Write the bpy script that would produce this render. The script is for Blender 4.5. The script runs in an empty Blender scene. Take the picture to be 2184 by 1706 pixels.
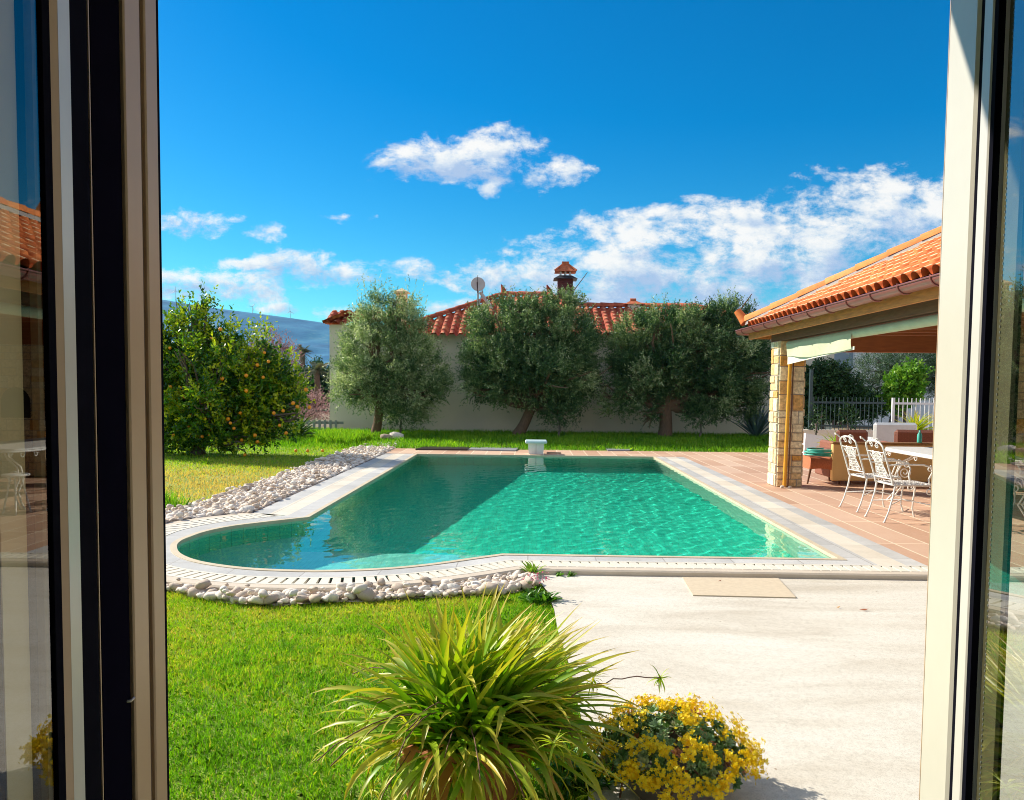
import bpy, math, random
import numpy as np
from mathutils import Vector, Matrix
R = math.radians
SC = bpy.context.scene
COL = SC.collection
random.seed(7)
rng = np.random.default_rng(11)

# ------------------------------------------------------------------ camera
F = 1699.0
cam = bpy.data.cameras.new('camera'); cam_o = bpy.data.objects.new('camera', cam); COL.objects.link(cam_o)
SC.camera = cam_o
cam.sensor_width = 36; cam.lens = 36 * F / 2184; cam.clip_start = .05; cam.clip_end = 20000
CR = Matrix.Rotation(R(1.25), 4, 'Z') @ Matrix.Rotation(R(90 - 3.2), 4, 'X') @ Matrix.Rotation(R(.57), 4, 'Z')
CAM = Vector((0, 0, 1.5))
cam_o.matrix_world = Matrix.Translation(CAM) @ CR
cam.shift_y = 70 / 2184
def ray(px, py):            # direction of a point of the survey photo (2184 x 1706 grid)
    return (CR.to_3x3() @ Vector(((px - 1092) / F, -(py - 923) / F, -1))).normalized()
def G(px, py, z=0.0):       # point on the level z
    d = ray(px, py); t = (z - CAM.z) / d.z; return CAM + d * t
def V(px, py, Y):           # point in the upright plane at distance Y
    d = ray(px, py); return CAM + d * (Y / d.y)

# ------------------------------------------------------------------ helpers
def tag(o, label=None, cat=None, group=None, kind=None):
    if label: o['label'] = label
    if cat: o['category'] = cat
    if group: o['group'] = group
    if kind: o['kind'] = kind
    return o
def empty(name, loc=(0, 0, 0), rz=0.0, **k):
    o = bpy.data.objects.new(name, None); COL.objects.link(o); o.location = loc; o.rotation_euler = (0, 0, rz)
    o.empty_display_size = .1
    return tag(o, **k)
def copy_tree(o, parent=None):
    c = o.copy(); COL.objects.link(c)
    if parent is not None: c.parent = parent
    for ch in [x for x in bpy.data.objects if x.parent == o and x != c]:
        copy_tree(ch, c)
    return c
def np_mesh(name, verts, faces, mat, parent=None, smooth=False, attrs=None, loc=None):
    """faces: (n,k) int array, or list of such arrays"""
    me = bpy.data.meshes.new(name)
    verts = np.asarray(verts, np.float32)
    fl = faces if isinstance(faces, list) else [faces]
    fl = [np.asarray(f, np.int32) for f in fl if len(f)]
    loops = np.concatenate([f.ravel() for f in fl])
    tot = np.concatenate([np.full(len(f), f.shape[1], np.int32) for f in fl])
    start = np.concatenate([[0], np.cumsum(tot)[:-1]]).astype(np.int32)
    me.vertices.add(len(verts)); me.vertices.foreach_set('co', verts.ravel())
    me.loops.add(len(loops)); me.loops.foreach_set('vertex_index', loops)
    me.polygons.add(len(tot)); me.polygons.foreach_set('loop_start', start)
    try: me.polygons.foreach_set('loop_total', tot)
    except Exception: pass
    me.update(calc_edges=True)
    if smooth: me.polygons.foreach_set('use_smooth', np.ones(len(tot), bool))
    for an, (dom, arr) in (attrs or {}).items():
        a = me.attributes.new(an, 'FLOAT', dom); a.data.foreach_set('value', np.asarray(arr, np.float32))
    me.materials.append(mat)
    o = bpy.data.objects.new(name, me); COL.objects.link(o)
    if parent is not None: o.parent = parent
    if loc is not None: o.location = loc
    return o
class MB:
    def __init__(s): s.v = []; s.f = []; s.t = []; s.s = []
    def add(s, vs, fs, tone=0.5, smooth=False):
        n = len(s.v); s.v += [tuple(p) for p in vs]
        for f in fs: s.f.append(tuple(i + n for i in f)); s.t.append(tone); s.s.append(smooth)
        return s
    def box(s, a, b, tone=.5, M=None, bev=0.0):
        x0, y0, z0 = a; x1, y1, z1 = b
        if bev > 0:
            e = bev; vs = []
            for (z, k) in ((z0, e), (z0 + e, 0), (z1 - e, 0), (z1, e)):
                vs += [(x0 + k, y0 + e, z), (x0 + e, y0 + k, z), (x1 - e, y0 + k, z), (x1 - k, y0 + e, z),
                       (x1 - k, y1 - e, z), (x1 - e, y1 - k, z), (x0 + e, y1 - k, z), (x0 + k, y1 - e, z)]
            fs = [tuple(range(7, -1, -1)), tuple(range(24, 32))]
            for r in range(3):
                for i in range(8):
                    j = (i + 1) % 8; fs.append((r * 8 + i, r * 8 + j, r * 8 + 8 + j, r * 8 + 8 + i))
        else:
            vs = [(x0, y0, z0), (x1, y0, z0), (x1, y1, z0), (x0, y1, z0), (x0, y0, z1), (x1, y0, z1), (x1, y1, z1), (x0, y1, z1)]
            fs = [(3, 2, 1, 0), (4, 5, 6, 7), (0, 1, 5, 4), (1, 2, 6, 5), (2, 3, 7, 6), (3, 0, 4, 7)]
        if M is not None: vs = [M @ Vector(p) for p in vs]
        return s.add(vs, fs, tone)
    def tube(s, pts, r, n=8, tone=.5, caps=True):
        pts = [Vector(p) for p in pts]; m = len(pts)
        rr = r if isinstance(r, (list, tuple)) else [r] * m
        t0 = (pts[1] - pts[0]).normalized()
        up = Vector((0, 0, 1)) if abs(t0.z) < .9 else Vector((1, 0, 0))
        a = t0.cross(up).normalized(); vs = []
        for i, p in enumerate(pts):
            t = (pts[min(i + 1, m - 1)] - pts[max(i - 1, 0)]).normalized()
            a = (a - t * a.dot(t)).normalized(); b = t.cross(a)
            for k in range(n):
                an = 2 * math.pi * k / n; vs.append(p + (a * math.cos(an) + b * math.sin(an)) * rr[i])
        fs = [(i * n + k, i * n + (k + 1) % n, (i + 1) * n + (k + 1) % n, (i + 1) * n + k) for i in range(m - 1) for k in range(n)]
        s.add(vs, fs, tone, True)
        if caps: s.add(vs[:n], [tuple(range(n - 1, -1, -1))], tone); s.add(vs[-n:], [tuple(range(n))], tone)
        return s
    def lathe(s, prof, c=(0, 0, 0), n=24, tone=.5, smooth=True, close=True):
        vs = []
        for (r, z) in prof:
            for k in range(n):
                an = 2 * math.pi * k / n; vs.append((c[0] + r * math.cos(an), c[1] + r * math.sin(an), c[2] + z))
        m = len(prof)
        fs = [(i * n + k, i * n + (k + 1) % n, (i + 1) * n + (k + 1) % n, (i + 1) * n + k) for i in range(m - 1) for k in range(n)]
        s.add(vs, fs, tone, smooth)
        return s
    def prism(s, poly, z0, z1, tone=.5):
        n = len(poly)
        vs = [(p[0], p[1], z0) for p in poly] + [(p[0], p[1], z1) for p in poly]
        fs = [tuple(range(n - 1, -1, -1)), tuple(range(n, 2 * n))] + [(i, (i + 1) % n, n + (i + 1) % n, n + i) for i in range(n)]
        return s.add(vs, fs, tone)
    def build(s, name, mat, parent=None, loc=None):
        me = bpy.data.meshes.new(name); me.from_pydata(s.v, [], s.f); me.update()
        me.polygons.foreach_set('use_smooth', s.s)
        a = me.attributes.new('tone', 'FLOAT', 'FACE'); a.data.foreach_set('value', s.t)
        me.materials.append(mat)
        o = bpy.data.objects.new(name, me); COL.objects.link(o)
        if parent is not None: o.parent = parent
        if loc is not None: o.location = loc
        return o
def inpoly(x, y, poly):
    x = np.asarray(x); y = np.asarray(y); r = np.zeros(x.shape, bool); n = len(poly)
    for i in range(n):
        x0, y0 = poly[i][:2]; x1, y1 = poly[(i + 1) % n][:2]
        if y0 == y1: continue
        c = ((y0 > y) != (y1 > y)) & (x < (x1 - x0) * (y - y0) / (y1 - y0) + x0); r ^= c
    return r
def vnoise(x, y, seed=0):
    r = np.random.default_rng(seed); v = 0
    for k in range(7):
        th = r.uniform(0, 6.28); fr = 1.0 * 1.45 ** k; v = v + np.sin(fr * (x * np.cos(th) + y * np.sin(th)) + r.uniform(0, 6.28) + 1.3 * np.sin(fr * .6 * (x * np.sin(th) - y * np.cos(th)))) / 1.25 ** k
    return v / 3.4

# ------------------------------------------------------------------ materials
def nmat(name):
    m = bpy.data.materials.new(name); m.use_nodes = True; nt = m.node_tree
    return m, nt, nt.nodes['Principled BSDF'], nt.nodes['Material Output']
def L(nt, a, b): nt.links.new(a, b)
def N(nt, t, **k):
    n = nt.nodes.new(t)
    for a, v in k.items(): setattr(n, a, v)
    return n
def ramp(nt, stops, fac=None):
    r = N(nt, 'ShaderNodeValToRGB'); e = r.color_ramp.elements
    while len(e) < len(stops): e.new(.5)
    for q, (p, c) in zip(e, stops): q.position = p; q.color = (*c, 1)
    if fac is not None: L(nt, fac, r.inputs[0])
    return r
def coords(nt, scale=(1, 1, 1), rot=(0, 0, 0), kind='Object'):
    tc = N(nt, 'ShaderNodeTexCoord'); mp = N(nt, 'ShaderNodeMapping'); mp.inputs['Scale'].default_value = scale; mp.inputs['Rotation'].default_value = rot
    L(nt, tc.outputs[kind], mp.inputs[0]); return mp.outputs[0]
def noise(nt, vec, s, det=4, rough=.55, dist=0):
    n = N(nt, 'ShaderNodeTexNoise'); n.inputs['Scale'].default_value = s; n.inputs['Detail'].default_value = det
    n.inputs['Roughness'].default_value = rough; n.inputs['Distortion'].default_value = dist
    L(nt, vec, n.inputs['Vector']); return n.outputs['Fac']
def mixc(nt, f, a, b, mode='MIX'):
    m = N(nt, 'ShaderNodeMix', data_type='RGBA', blend_type=mode)
    for inp, v in ((m.inputs['Factor'], f), (m.inputs['A'], a), (m.inputs['B'], b)):
        if isinstance(v, (int, float)): inp.default_value = v
        elif isinstance(v, tuple): inp.default_value = (*v, 1)
        else: L(nt, v, inp)
    return m.outputs['Result']
def bump(nt, b, h, st=.3, dist=.01):
    n = N(nt, 'ShaderNodeBump'); n.inputs['Strength'].default_value = st; n.inputs['Distance'].default_value = dist
    L(nt, h, n.inputs['Height']); L(nt, n.outputs[0], b.inputs['Normal'])
def simple(name, c1, c2=None, scale=6, rough=.7, metal=0, bmp=0, fine=40, stretch=(1, 1, 1), spec=.5, contrast=.25):
    m, nt, b, o = nmat(name); c2 = c2 or tuple(x * .75 for x in c1)
    v = coords(nt, stretch); n = noise(nt, v, scale, 6)
    r = ramp(nt, [(.5 - contrast, c2), (.5 + contrast, c1)], n); L(nt, r.outputs[0], b.inputs['Base Color'])
    b.inputs['Roughness'].default_value = rough; b.inputs['Metallic'].default_value = metal; b.inputs['Specular IOR Level'].default_value = spec
    if bmp: bump(nt, b, noise(nt, v, fine, 5), bmp, .004)
    return m
def toned(name, stops, rough=.75, bmp=.3, nscale=18, var=.25, stretch=(1, 1, 1), spec=.4):
    """colour from the per-face attribute tone, varied by fine noise"""
    m, nt, b, o = nmat(name); at = N(nt, 'ShaderNodeAttribute'); at.attribute_name = 'tone'
    r = ramp(nt, stops, at.outputs['Fac']); v = coords(nt, stretch); n = noise(nt, v, nscale, 6)
    g = ramp(nt, [(.3, (1 - var,) * 3), (.7, (1 + var * .4,) * 3)], n)
    L(nt, mixc(nt, 1.0, r.outputs[0], g.outputs[0], 'MULTIPLY'), b.inputs['Base Color'])
    b.inputs['Roughness'].default_value = rough; b.inputs['Specular IOR Level'].default_value = spec
    if bmp: bump(nt, b, n, bmp, .006)
    return m
def leafmat(name, stops, transl=.35, rough=.5, tcol=None, along=None, spec=.4):
    m, nt, b, o = nmat(name); at = N(nt, 'ShaderNodeAttribute'); at.attribute_name = 'tone'
    col = ramp(nt, stops, at.outputs['Fac']).outputs[0]
    if along:
        a2 = N(nt, 'ShaderNodeAttribute'); a2.attribute_name = 'along'
        f = ramp(nt, [(along[0], (0, 0, 0)), (along[1], (1, 1, 1))], a2.outputs['Fac'])
        col = mixc(nt, f.outputs[0], col, along[2])
    L(nt, col, b.inputs['Base Color']); b.inputs['Roughness'].default_value = rough; b.inputs['Specular IOR Level'].default_value = spec
    t = N(nt, 'ShaderNodeBsdfTranslucent'); L(nt, mixc(nt, 1.0, col, tcol or (1.0, 1.15, .45), 'MULTIPLY'), t.inputs[0])
    mx = N(nt, 'ShaderNodeMixShader'); mx.inputs[0].default_value = transl
    L(nt, b.outputs[0], mx.inputs[1]); L(nt, t.outputs[0], mx.inputs[2]); L(nt, mx.outputs[0], o.inputs[0])
    return m
M = {}
M['cream'] = simple('cream_frame_paint', (.585, .56, .49), (.565, .54, .47), 30, .32, bmp=.03)
M['white_frame'] = simple('white_frame_paint', (.60, .58, .54), (.57, .55, .51), 30, .3)
M['beige_frame'] = simple('beige_frame_paint', (.50, .35, .22), (.46, .32, .20), 20, .35, bmp=.03)
M['pale_strip'] = simple('pale_yellow_strip', (.62, .50, .30), (.58, .47, .28), 10, .5)
M['groove'] = simple('dark_rail_groove', (.17, .11, .08), (.14, .09, .06), 20, .6)  # darker brown than the rails on either side
M['rubber'] = simple('black_rubber', (.006, .006, .012), (.004, .004, .008), 25, .8, spec=.02)
M['darkpaint'] = simple('dark_shutter_paint', (.006, .005, .012), (.004, .004, .009), 12, .8, spec=0)
M['spacer'] = simple('window_spacer', (.17, .14, .08), (.13, .10, .06), 60, .5)
M['render_wall'] = simple('house_render', (.62, .60, .56), (.56, .54, .50), 3, .9, bmp=.2, fine=90)
M['room'] = simple('room_wall_paint', (.10, .09, .08), None, 3, .9)
M['room_floor'] = simple('room_floor_tile', (.16, .12, .09), None, 3, .5)
M['plaster'] = simple('grey_plaster', (.86, .74, .64), (.74, .64, .56), 1.1, .92, bmp=.25, fine=60)
M['white_metal'] = simple('white_iron_paint', (.82, .81, .78), (.72, .70, .66), 18, .4, bmp=.05)
M['white'] = simple('white_plastic', (.80, .80, .78), (.72, .72, .70), 10, .45)
M['pale_blue'] = simple('pale_blue_lid', (.55, .72, .74), (.50, .66, .70), 12, .4)
M['gutter'] = simple('brown_red_gutter_metal', (.36, .13, .11), (.28, .10, .09), 5, .28, metal=.35)
M['wood_light'] = simple('weathered_fascia_wood', (.74, .28, .07), (.42, .15, .045), 5, .75, bmp=.3, stretch=(8, 1, 8))
M['wood_dark'] = simple('dark_beam_wood', (.22, .10, .05), (.13, .06, .03), 6, .7, bmp=.3, stretch=(8, 1, 8))
M['wood_red'] = simple('stained_ceiling_wood', (.42, .13, .035), (.28, .08, .025), 5, .6, bmp=.3, stretch=(1, 6, 6))
M['canvas'] = simple('pale_green_canvas', (.54, .55, .38), (.46, .48, .33), 8, .9, bmp=.15, fine=150)
M['canvas_sunlit'] = simple('canvas_sunlit_tint', (.85, .80, .66), (.78, .73, .60), 8, .9)
M['yellow'] = simple('yellow_pole_paint', (.85, .40, .03), (.72, .32, .02), 9, .35)
M['brownrod'] = simple('brown_rod_paint', (.16, .06, .03), None, 9, .4)
M['teal_fence_shaded'] = simple('grey_green_fence_shade_tint', (.035, .065, .075), (.025, .05, .06), 12, .5)  # shade of the hedge put into the darker fence colour
M['wicker'] = simple('brown_wicker', (.30, .11, .065), (.17, .055, .035), 50, .7, bmp=.6, fine=120)
M['wicker_red'] = simple('reddish_wicker', (.60, .19, .08), (.42, .12, .05), 50, .7, bmp=.6, fine=120)
M['tan'] = simple('tan_sofa_cloth', (.95, .62, .26), (.88, .55, .21), 4, .8, bmp=.2, fine=140)
M['tan_top'] = simple('brown_top_rail', (.40, .20, .07), None, 6, .6)
M['turq'] = simple('turquoise_hose', (.08, .52, .42), (.06, .42, .36), 9, .4)
M['terracotta'] = simple('terracotta_pot', (.52, .20, .07), (.38, .13, .05), 9, .85, bmp=.3)
M['greypot'] = simple('grey_clay_pot', (.24, .20, .17), (.16, .13, .11), 9, .85, bmp=.3)
M['soil'] = simple('potting_soil', (.05, .035, .025), None, 20, .95, bmp=.6)
M['bark'] = simple('olive_bark', (.24, .14, .09), (.11, .07, .045), 14, .95, bmp=.9, fine=30, stretch=(3, 3, .8))
M['bark_grey'] = simple('grey_bark', (.20, .15, .13), (.10, .08, .07), 14, .95, bmp=.8, fine=30, stretch=(3, 3, .8))
M['orange'] = simple('orange_peel', (.90, .33, .01), (.85, .26, .01), 8, .4, bmp=.1, fine=200)
M['white_build'] = simple('white_building_render', (.72, .73, .76), (.66, .67, .70), 1, .9)
M['blue_build'] = simple('blue_grey_fascia', (.25, .33, .42), None, 1, .8)
M['brown_build'] = simple('brown_cladding', (.12, .07, .06), None, 1, .8)
M['darkglass'] = simple('dark_window_glass', (.05, .10, .12), (.03, .06, .08), 1, .08)
M['steel'] = simple('brushed_steel', (.40, .38, .38), (.30, .28, .28), 10, .35, metal=.7)
M['dish'] = simple('satellite_dish_paint', (.62, .55, .54), (.54, .47, .46), 6, .5)
M['brick_dark'] = simple('dark_brick', (.16, .05, .05), (.09, .03, .035), 20, .85, bmp=.4)
M['slate'] = simple('dark_cap_slab', (.035, .045, .06), None, 5, .6)
M['panel_dark'] = simple('dark_panel', (.04, .022, .025), None, 5, .4)
M['panel_grey'] = simple('grey_board', (.33, .33, .36), (.26, .26, .29), 5, .5)
M['turbine'] = simple('turbine_white', (.75, .75, .75), None, 5, .5)
M['rootmass'] = simple('woody_stems', (.22, .11, .07), (.12, .06, .04), 20, .8)
M['mulch'] = simple('dry_leaf_brown', (.42, .12, .04), None, 20, .8)
M['mortar'] = simple('grey_mortar', (.42, .38, .36), (.32, .29, .28), 20, .95, bmp=.5)
M['rooftile'] = toned('roof_tile_clay', [(0, (.48, .09, .02)), (.35, (.68, .15, .03)), (.7, (.82, .27, .07)), (1, (.92, .60, .36))], .8, .3, 14, .25)
M['rooftile_old'] = toned('old_roof_tile_clay', [(0, (.28, .045, .025)), (.35, (.54, .11, .05)), (.7, (.72, .25, .10)), (1, (.82, .46, .26))], .85, .3, 9, .45)
M['stone'] = toned('yellow_stone', [(0, (.72, .38, .10)), (.25, (.80, .54, .25)), (.55, (.85, .68, .42)), (1, (.89, .80, .60))], .9, .6, 22, .45)
M['pebble'] = toned('white_marble_pebble', [(0, (.46, .38, .31)), (.3, (.68, .55, .44)), (.6, (.82, .72, .62)), (1, (.88, .83, .76))], .8, .4, 28, .22)
M['rock'] = simple('brown_grey_rock', (.42, .30, .22), (.30, .24, .20), 6, .9, bmp=.6)
M['bed'] = simple('pebble_bed_soil', (.55, .47, .40), (.36, .30, .25), 20, .95, bmp=.5)
M['grass'] = leafmat('grass_blades', [(0, (.14, .34, .015)), (.3, (.22, .50, .02)), (.55, (.48, .64, .03)), (.8, (.68, .56, .13)), (1, (.76, .52, .24))], .45, .5, tcol=(1.0, 1.1, .3))
M['tallgrass'] = leafmat('long_grass_blades', [(0, (.08, .27, .01)), (.6, (.26, .50, .02)), (1, (.50, .62, .06))], .45, .5, tcol=(1.0, 1.15, .3))
M['olive'] = leafmat('olive_leaves', [(0, (.025, .08, .03)), (.4, (.09, .18, .06)), (.75, (.32, .42, .19)), (1, (.64, .68, .44))], .36, .42, spec=.5, tcol=(1.0, 1.1, .6))
M['citrus'] = leafmat('citrus_leaves', [(0, (.02, .09, .01)), (.4, (.07, .20, .012)), (.7, (.28, .42, .015)), (1, (.60, .62, .02))], .38, .3, spec=.6)
M['hedge'] = leafmat('hedge_leaves', [(0, (.015, .05, .015)), (.6, (.04, .10, .03)), (1, (.10, .17, .05))], .2, .5)
M['pine'] = leafmat('pine_needles', [(0, (.03, .075, .04)), (.6, (.07, .14, .07)), (1, (.16, .22, .12))], .15, .6)
M['bright'] = leafmat('bright_shrub_leaves', [(0, (.05, .17, .02)), (.6, (.14, .32, .03)), (1, (.30, .46, .06))], .35, .4)
M['blossom'] = leafmat('pink_blossom', [(0, (.20, .11, .12)), (.5, (.36, .22, .23)), (1, (.52, .38, .37))], .25, .7, tcol=(1, .85, .85))
M['dryshrub'] = leafmat('bare_pale_twigs', [(0, (.28, .22, .20)), (1, (.60, .52, .48))], .2, .8, tcol=(1, 1, 1))
M['strap'] = leafmat('strap_leaves', [(0, (.08, .22, .01)), (.4, (.20, .42, .02)), (.7, (.50, .64, .04)), (.88, (.74, .62, .08)), (1, (.55, .26, .06))], .38, .38, tcol=(1.0, 1.1, .25), along=(.6, 1.0, (.66, .48, .08)), spec=.35)
M['strap_dark'] = leafmat('dark_strap_leaves', [(0, (.03, .09, .02)), (1, (.14, .25, .06))], .25, .5)
M['agave'] = leafmat('blue_grey_agave', [(0, (.06, .11, .12)), (1, (.16, .24, .24))], .1, .6, tcol=(1, 1, 1))
M['succ'] = leafmat('succulent_leaves', [(0, (.07, .17, .05)), (.5, (.18, .32, .12)), (.8, (.36, .48, .28)), (.92, (.45, .30, .12)), (1, (.60, .22, .16))], .18, .45, tcol=(1, 1.1, .6))
M['petal'] = leafmat('yellow_petals', [(0, (.95, .66, .0)), (1, (1.0, .86, .04))], .35, .6, tcol=(1, .9, .2))
M['pink'] = leafmat('pink_petals', [(0, (.75, .12, .25)), (1, (.85, .40, .50))], .3, .6, tcol=(1, .7, .8))
M['palmleaf'] = leafmat('palm_fronds', [(0, (.07, .09, .05)), (1, (.24, .24, .15))], .15, .6)

# patio concrete
m, nt, b, o = nmat('patio_concrete'); M['patio'] = m
v = coords(nt, (.45, 1.5, 1)); n1 = noise(nt, v, 1.6, 8, .62, .6); v2 = coords(nt); n2 = noise(nt, v2, 210, 3, .7); n3 = noise(nt, v2, 38, 5, .7)
c = ramp(nt, [(.3, (.56, .50, .41)), (.5, (.69, .645, .56)), (.7, (.755, .725, .655))], n1)
c2 = mixc(nt, .5, c.outputs[0], ramp(nt, [(.30, (.70, .68, .65)), (.55, (1, 1, 1))], n3).outputs[0], 'MULTIPLY')
c3 = mixc(nt, .7, c2, ramp(nt, [(.33, (.60, .58, .55)), (.5, (1, 1, 1)), (.7, (1.06, 1.05, 1.03))], n2).outputs[0], 'MULTIPLY')
vo = N(nt, 'ShaderNodeTexVoronoi'); vo.inputs['Scale'].default_value = 5.5; L(nt, v2, vo.inputs['Vector']); spk = ramp(nt, [(.030, (.42, .33, .24)), (.042, (1, 1, 1))], vo.outputs['Distance'])
n4 = noise(nt, coords(nt, (.8, 1.3, 1)), .55, 5, .6, .4); stn = ramp(nt, [(.60, (1, 1, 1)), (.74, (.84, .76, .64))], n4)
c4 = mixc(nt, .8, mixc(nt, 1.0, c3, spk.outputs[0], 'MULTIPLY'), stn.outputs[0], 'MULTIPLY')
L(nt, c4, b.inputs['Base Color']); b.inputs['Roughness'].default_value = .9; bump(nt, b, n2, .35, .003)
# beige hatch slab
M['hatch'] = simple('beige_slab', (.66, .55, .40), (.56, .46, .33), 24, .9, bmp=.3, fine=160)
# terrace tiles
def tiles(name, stops, mortar, w, h, ms, rot=0, off=0.0, rough=.6, extra=.5, bm=.3, scale_n=.8):
    m, nt, b, o = nmat(name); v = coords(nt, (1, 1, 1), (0, 0, rot))
    br = N(nt, 'ShaderNodeTexBrick'); br.offset = off; br.squash = 1
    br.inputs['Scale'].default_value = 1; br.inputs['Brick Width'].default_value = w; br.inputs['Row Height'].default_value = h
    br.inputs['Mortar Size'].default_value = ms; br.inputs['Mortar Smooth'].default_value = .2; br.inputs['Bias'].default_value = 0
    br.inputs['Color1'].default_value = (0, 0, 0, 1); br.inputs['Color2'].default_value = (1, 1, 1, 1); br.inputs['Mortar'].default_value = (.5, .5, .5, 1)
    L(nt, v, br.inputs['Vector'])
    n = noise(nt, v, scale_n, 6, .6); n2 = noise(nt, v, 30, 5, .6)
    t = mixc(nt, extra, br.outputs['Color'], n); t2 = mixc(nt, .25, t, n2)
    c = ramp(nt, stops, t2)
    L(nt, mixc(nt, br.outputs['Fac'], c.outputs[0], mortar), b.inputs['Base Color'])
    b.inputs['Roughness'].default_value = rough
    iv = N(nt, 'ShaderNodeMath', operation='SUBTRACT'); iv.inputs[0].default_value = 1; L(nt, br.outputs['Fac'], iv.inputs[1])
    bump(nt, b, iv.outputs[0], bm, .003)
    return m
M['terrace'] = tiles('terracotta_floor_tiles', [(.2, (.44, .24, .15)), (.5, (.60, .38, .26)), (.8, (.70, .51, .38))], (.84, .68, .50), 1.32, .33, .010, rot=R(90), extra=.55)
M['grey_stone'] = tiles('grey_marble_slabs', [(.25, (.38, .375, .36)), (.5, (.52, .51, .49)), (.75, (.68, .665, .64))], (.36, .34, .31), .60, .60, .005, rot=R(90), extra=.7, scale_n=3)
M['beige_stone'] = tiles('beige_marble_slabs', [(.25, (.56, .49, .39)), (.5, (.70, .63, .52)), (.75, (.80, .74, .64))], (.48, .42, .34), .60, .60, .005, rot=R(90), extra=.7, scale_n=3)
M['lip'] = simple('pale_pool_lip', (.66, .56, .40), (.56, .46, .32), 6, .6, bmp=.2)
M['nose'] = simple('beige_coping_nose', (.64, .55, .44), (.54, .46, .37), 5, .8, bmp=.3)
M['grating'] = simple('cream_drain_grating', (.76, .71, .60), (.70, .65, .55), 8, .6)
M['slot'] = simple('drain_slot_dark', (.035, .03, .025), None, 5, .9)
M['border'] = simple('dark_border_strip', (.12, .09, .08), None, 5, .8)
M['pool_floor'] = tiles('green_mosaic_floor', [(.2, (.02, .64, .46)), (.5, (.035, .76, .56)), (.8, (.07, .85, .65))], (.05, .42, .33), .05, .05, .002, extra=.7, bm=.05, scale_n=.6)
M['pool_shelf'] = tiles('turquoise_mosaic', [(.2, (.24, .72, .64)), (.5, (.32, .80, .72)), (.8, (.44, .86, .78))], (.3, .6, .55), .05, .05, .002, extra=.7, bm=.05)
def wallmat():
    m, nt, b, o = nmat('pool_wall_tiles'); tc = N(nt, 'ShaderNodeTexCoord'); sp = N(nt, 'ShaderNodeSeparateXYZ'); L(nt, tc.outputs['Object'], sp.inputs[0])
    ad = N(nt, 'ShaderNodeMath', operation='ADD'); L(nt, sp.outputs[0], ad.inputs[0]); L(nt, sp.outputs[1], ad.inputs[1])
    cb = N(nt, 'ShaderNodeCombineXYZ'); L(nt, ad.outputs[0], cb.inputs[0]); L(nt, sp.outputs[2], cb.inputs[1])
    br = N(nt, 'ShaderNodeTexBrick'); br.offset = 0; br.inputs['Scale'].default_value = 1; br.inputs['Brick Width'].default_value = .2; br.inputs['Row Height'].default_value = .2
    br.inputs['Mortar Size'].default_value = .006; br.inputs['Color1'].default_value = (.10, .62, .46, 1); br.inputs['Color2'].default_value = (.15, .68, .52, 1); br.inputs['Mortar'].default_value = (.08, .38, .30, 1)
    L(nt, cb.outputs[0], br.inputs['Vector']); L(nt, br.outputs['Color'], b.inputs['Base Color']); b.inputs['Roughness'].default_value = .35
    return m
M['pool_wall'] = wallmat()
M['pool_wall_sunlit'] = simple('pool_wall_sunlit_tint', (.80, .82, .68), (.74, .78, .64), 3, .35)  # sunlit, reflecting look of the right wall put into a paler colour
# water
m, nt, b, o = nmat('pool_water'); M['water'] = m
b.inputs['Transmission Weight'].default_value = 1; b.inputs['IOR'].default_value = 1.33; b.inputs['Roughness'].default_value = 0; b.inputs['Base Color'].default_value = (.60, .97, .90, 1)
# glass pane: clear pane with surface reflection on both faces
def pane(name, tint, gain):
    m, nt, b, o = nmat(name); nt.nodes.remove(b)
    t = N(nt, 'ShaderNodeBsdfTransparent'); t.inputs[0].default_value = (*tint, 1); g = N(nt, 'ShaderNodeBsdfGlossy'); g.inputs['Roughness'].default_value = 0.0; g.inputs['Color'].default_value = (1, 1, 1, 1)
    ge = N(nt, 'ShaderNodeNewGeometry'); dt = N(nt, 'ShaderNodeVectorMath', operation='DOT_PRODUCT'); L(nt, ge.outputs['Incoming'], dt.inputs[0]); L(nt, ge.outputs['Normal'], dt.inputs[1])
    def mm(op, x, y, cl=False):
        n = N(nt, 'ShaderNodeMath', operation=op, use_clamp=cl)
        for i, q in enumerate((x, y)):
            if q is None: continue
            if isinstance(q, (int, float)): n.inputs[i].default_value = q
            else: L(nt, q, n.inputs[i])
        return n.outputs[0]
    c_ = mm('ABSOLUTE', dt.outputs['Value'], None); k = mm('POWER', mm('SUBTRACT', 1, c_, True), 5); 
    fr = mm('MULTIPLY', mm('ADD', mm('MULTIPLY', k, .96), .04), gain, True)
    mx = N(nt, 'ShaderNodeMixShader'); L(nt, fr, mx.inputs[0]); L(nt, t.outputs[0], mx.inputs[1]); L(nt, g.outputs[0], mx.inputs[2]); L(nt, mx.outputs[0], o.inputs[0])
    return m
M['glass_left'] = pane('double_glass', (.85, .9, .87), 2.7)
M['glass_right'] = pane('double_glass_right', (.80, .86, .80), 2.0)
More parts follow.
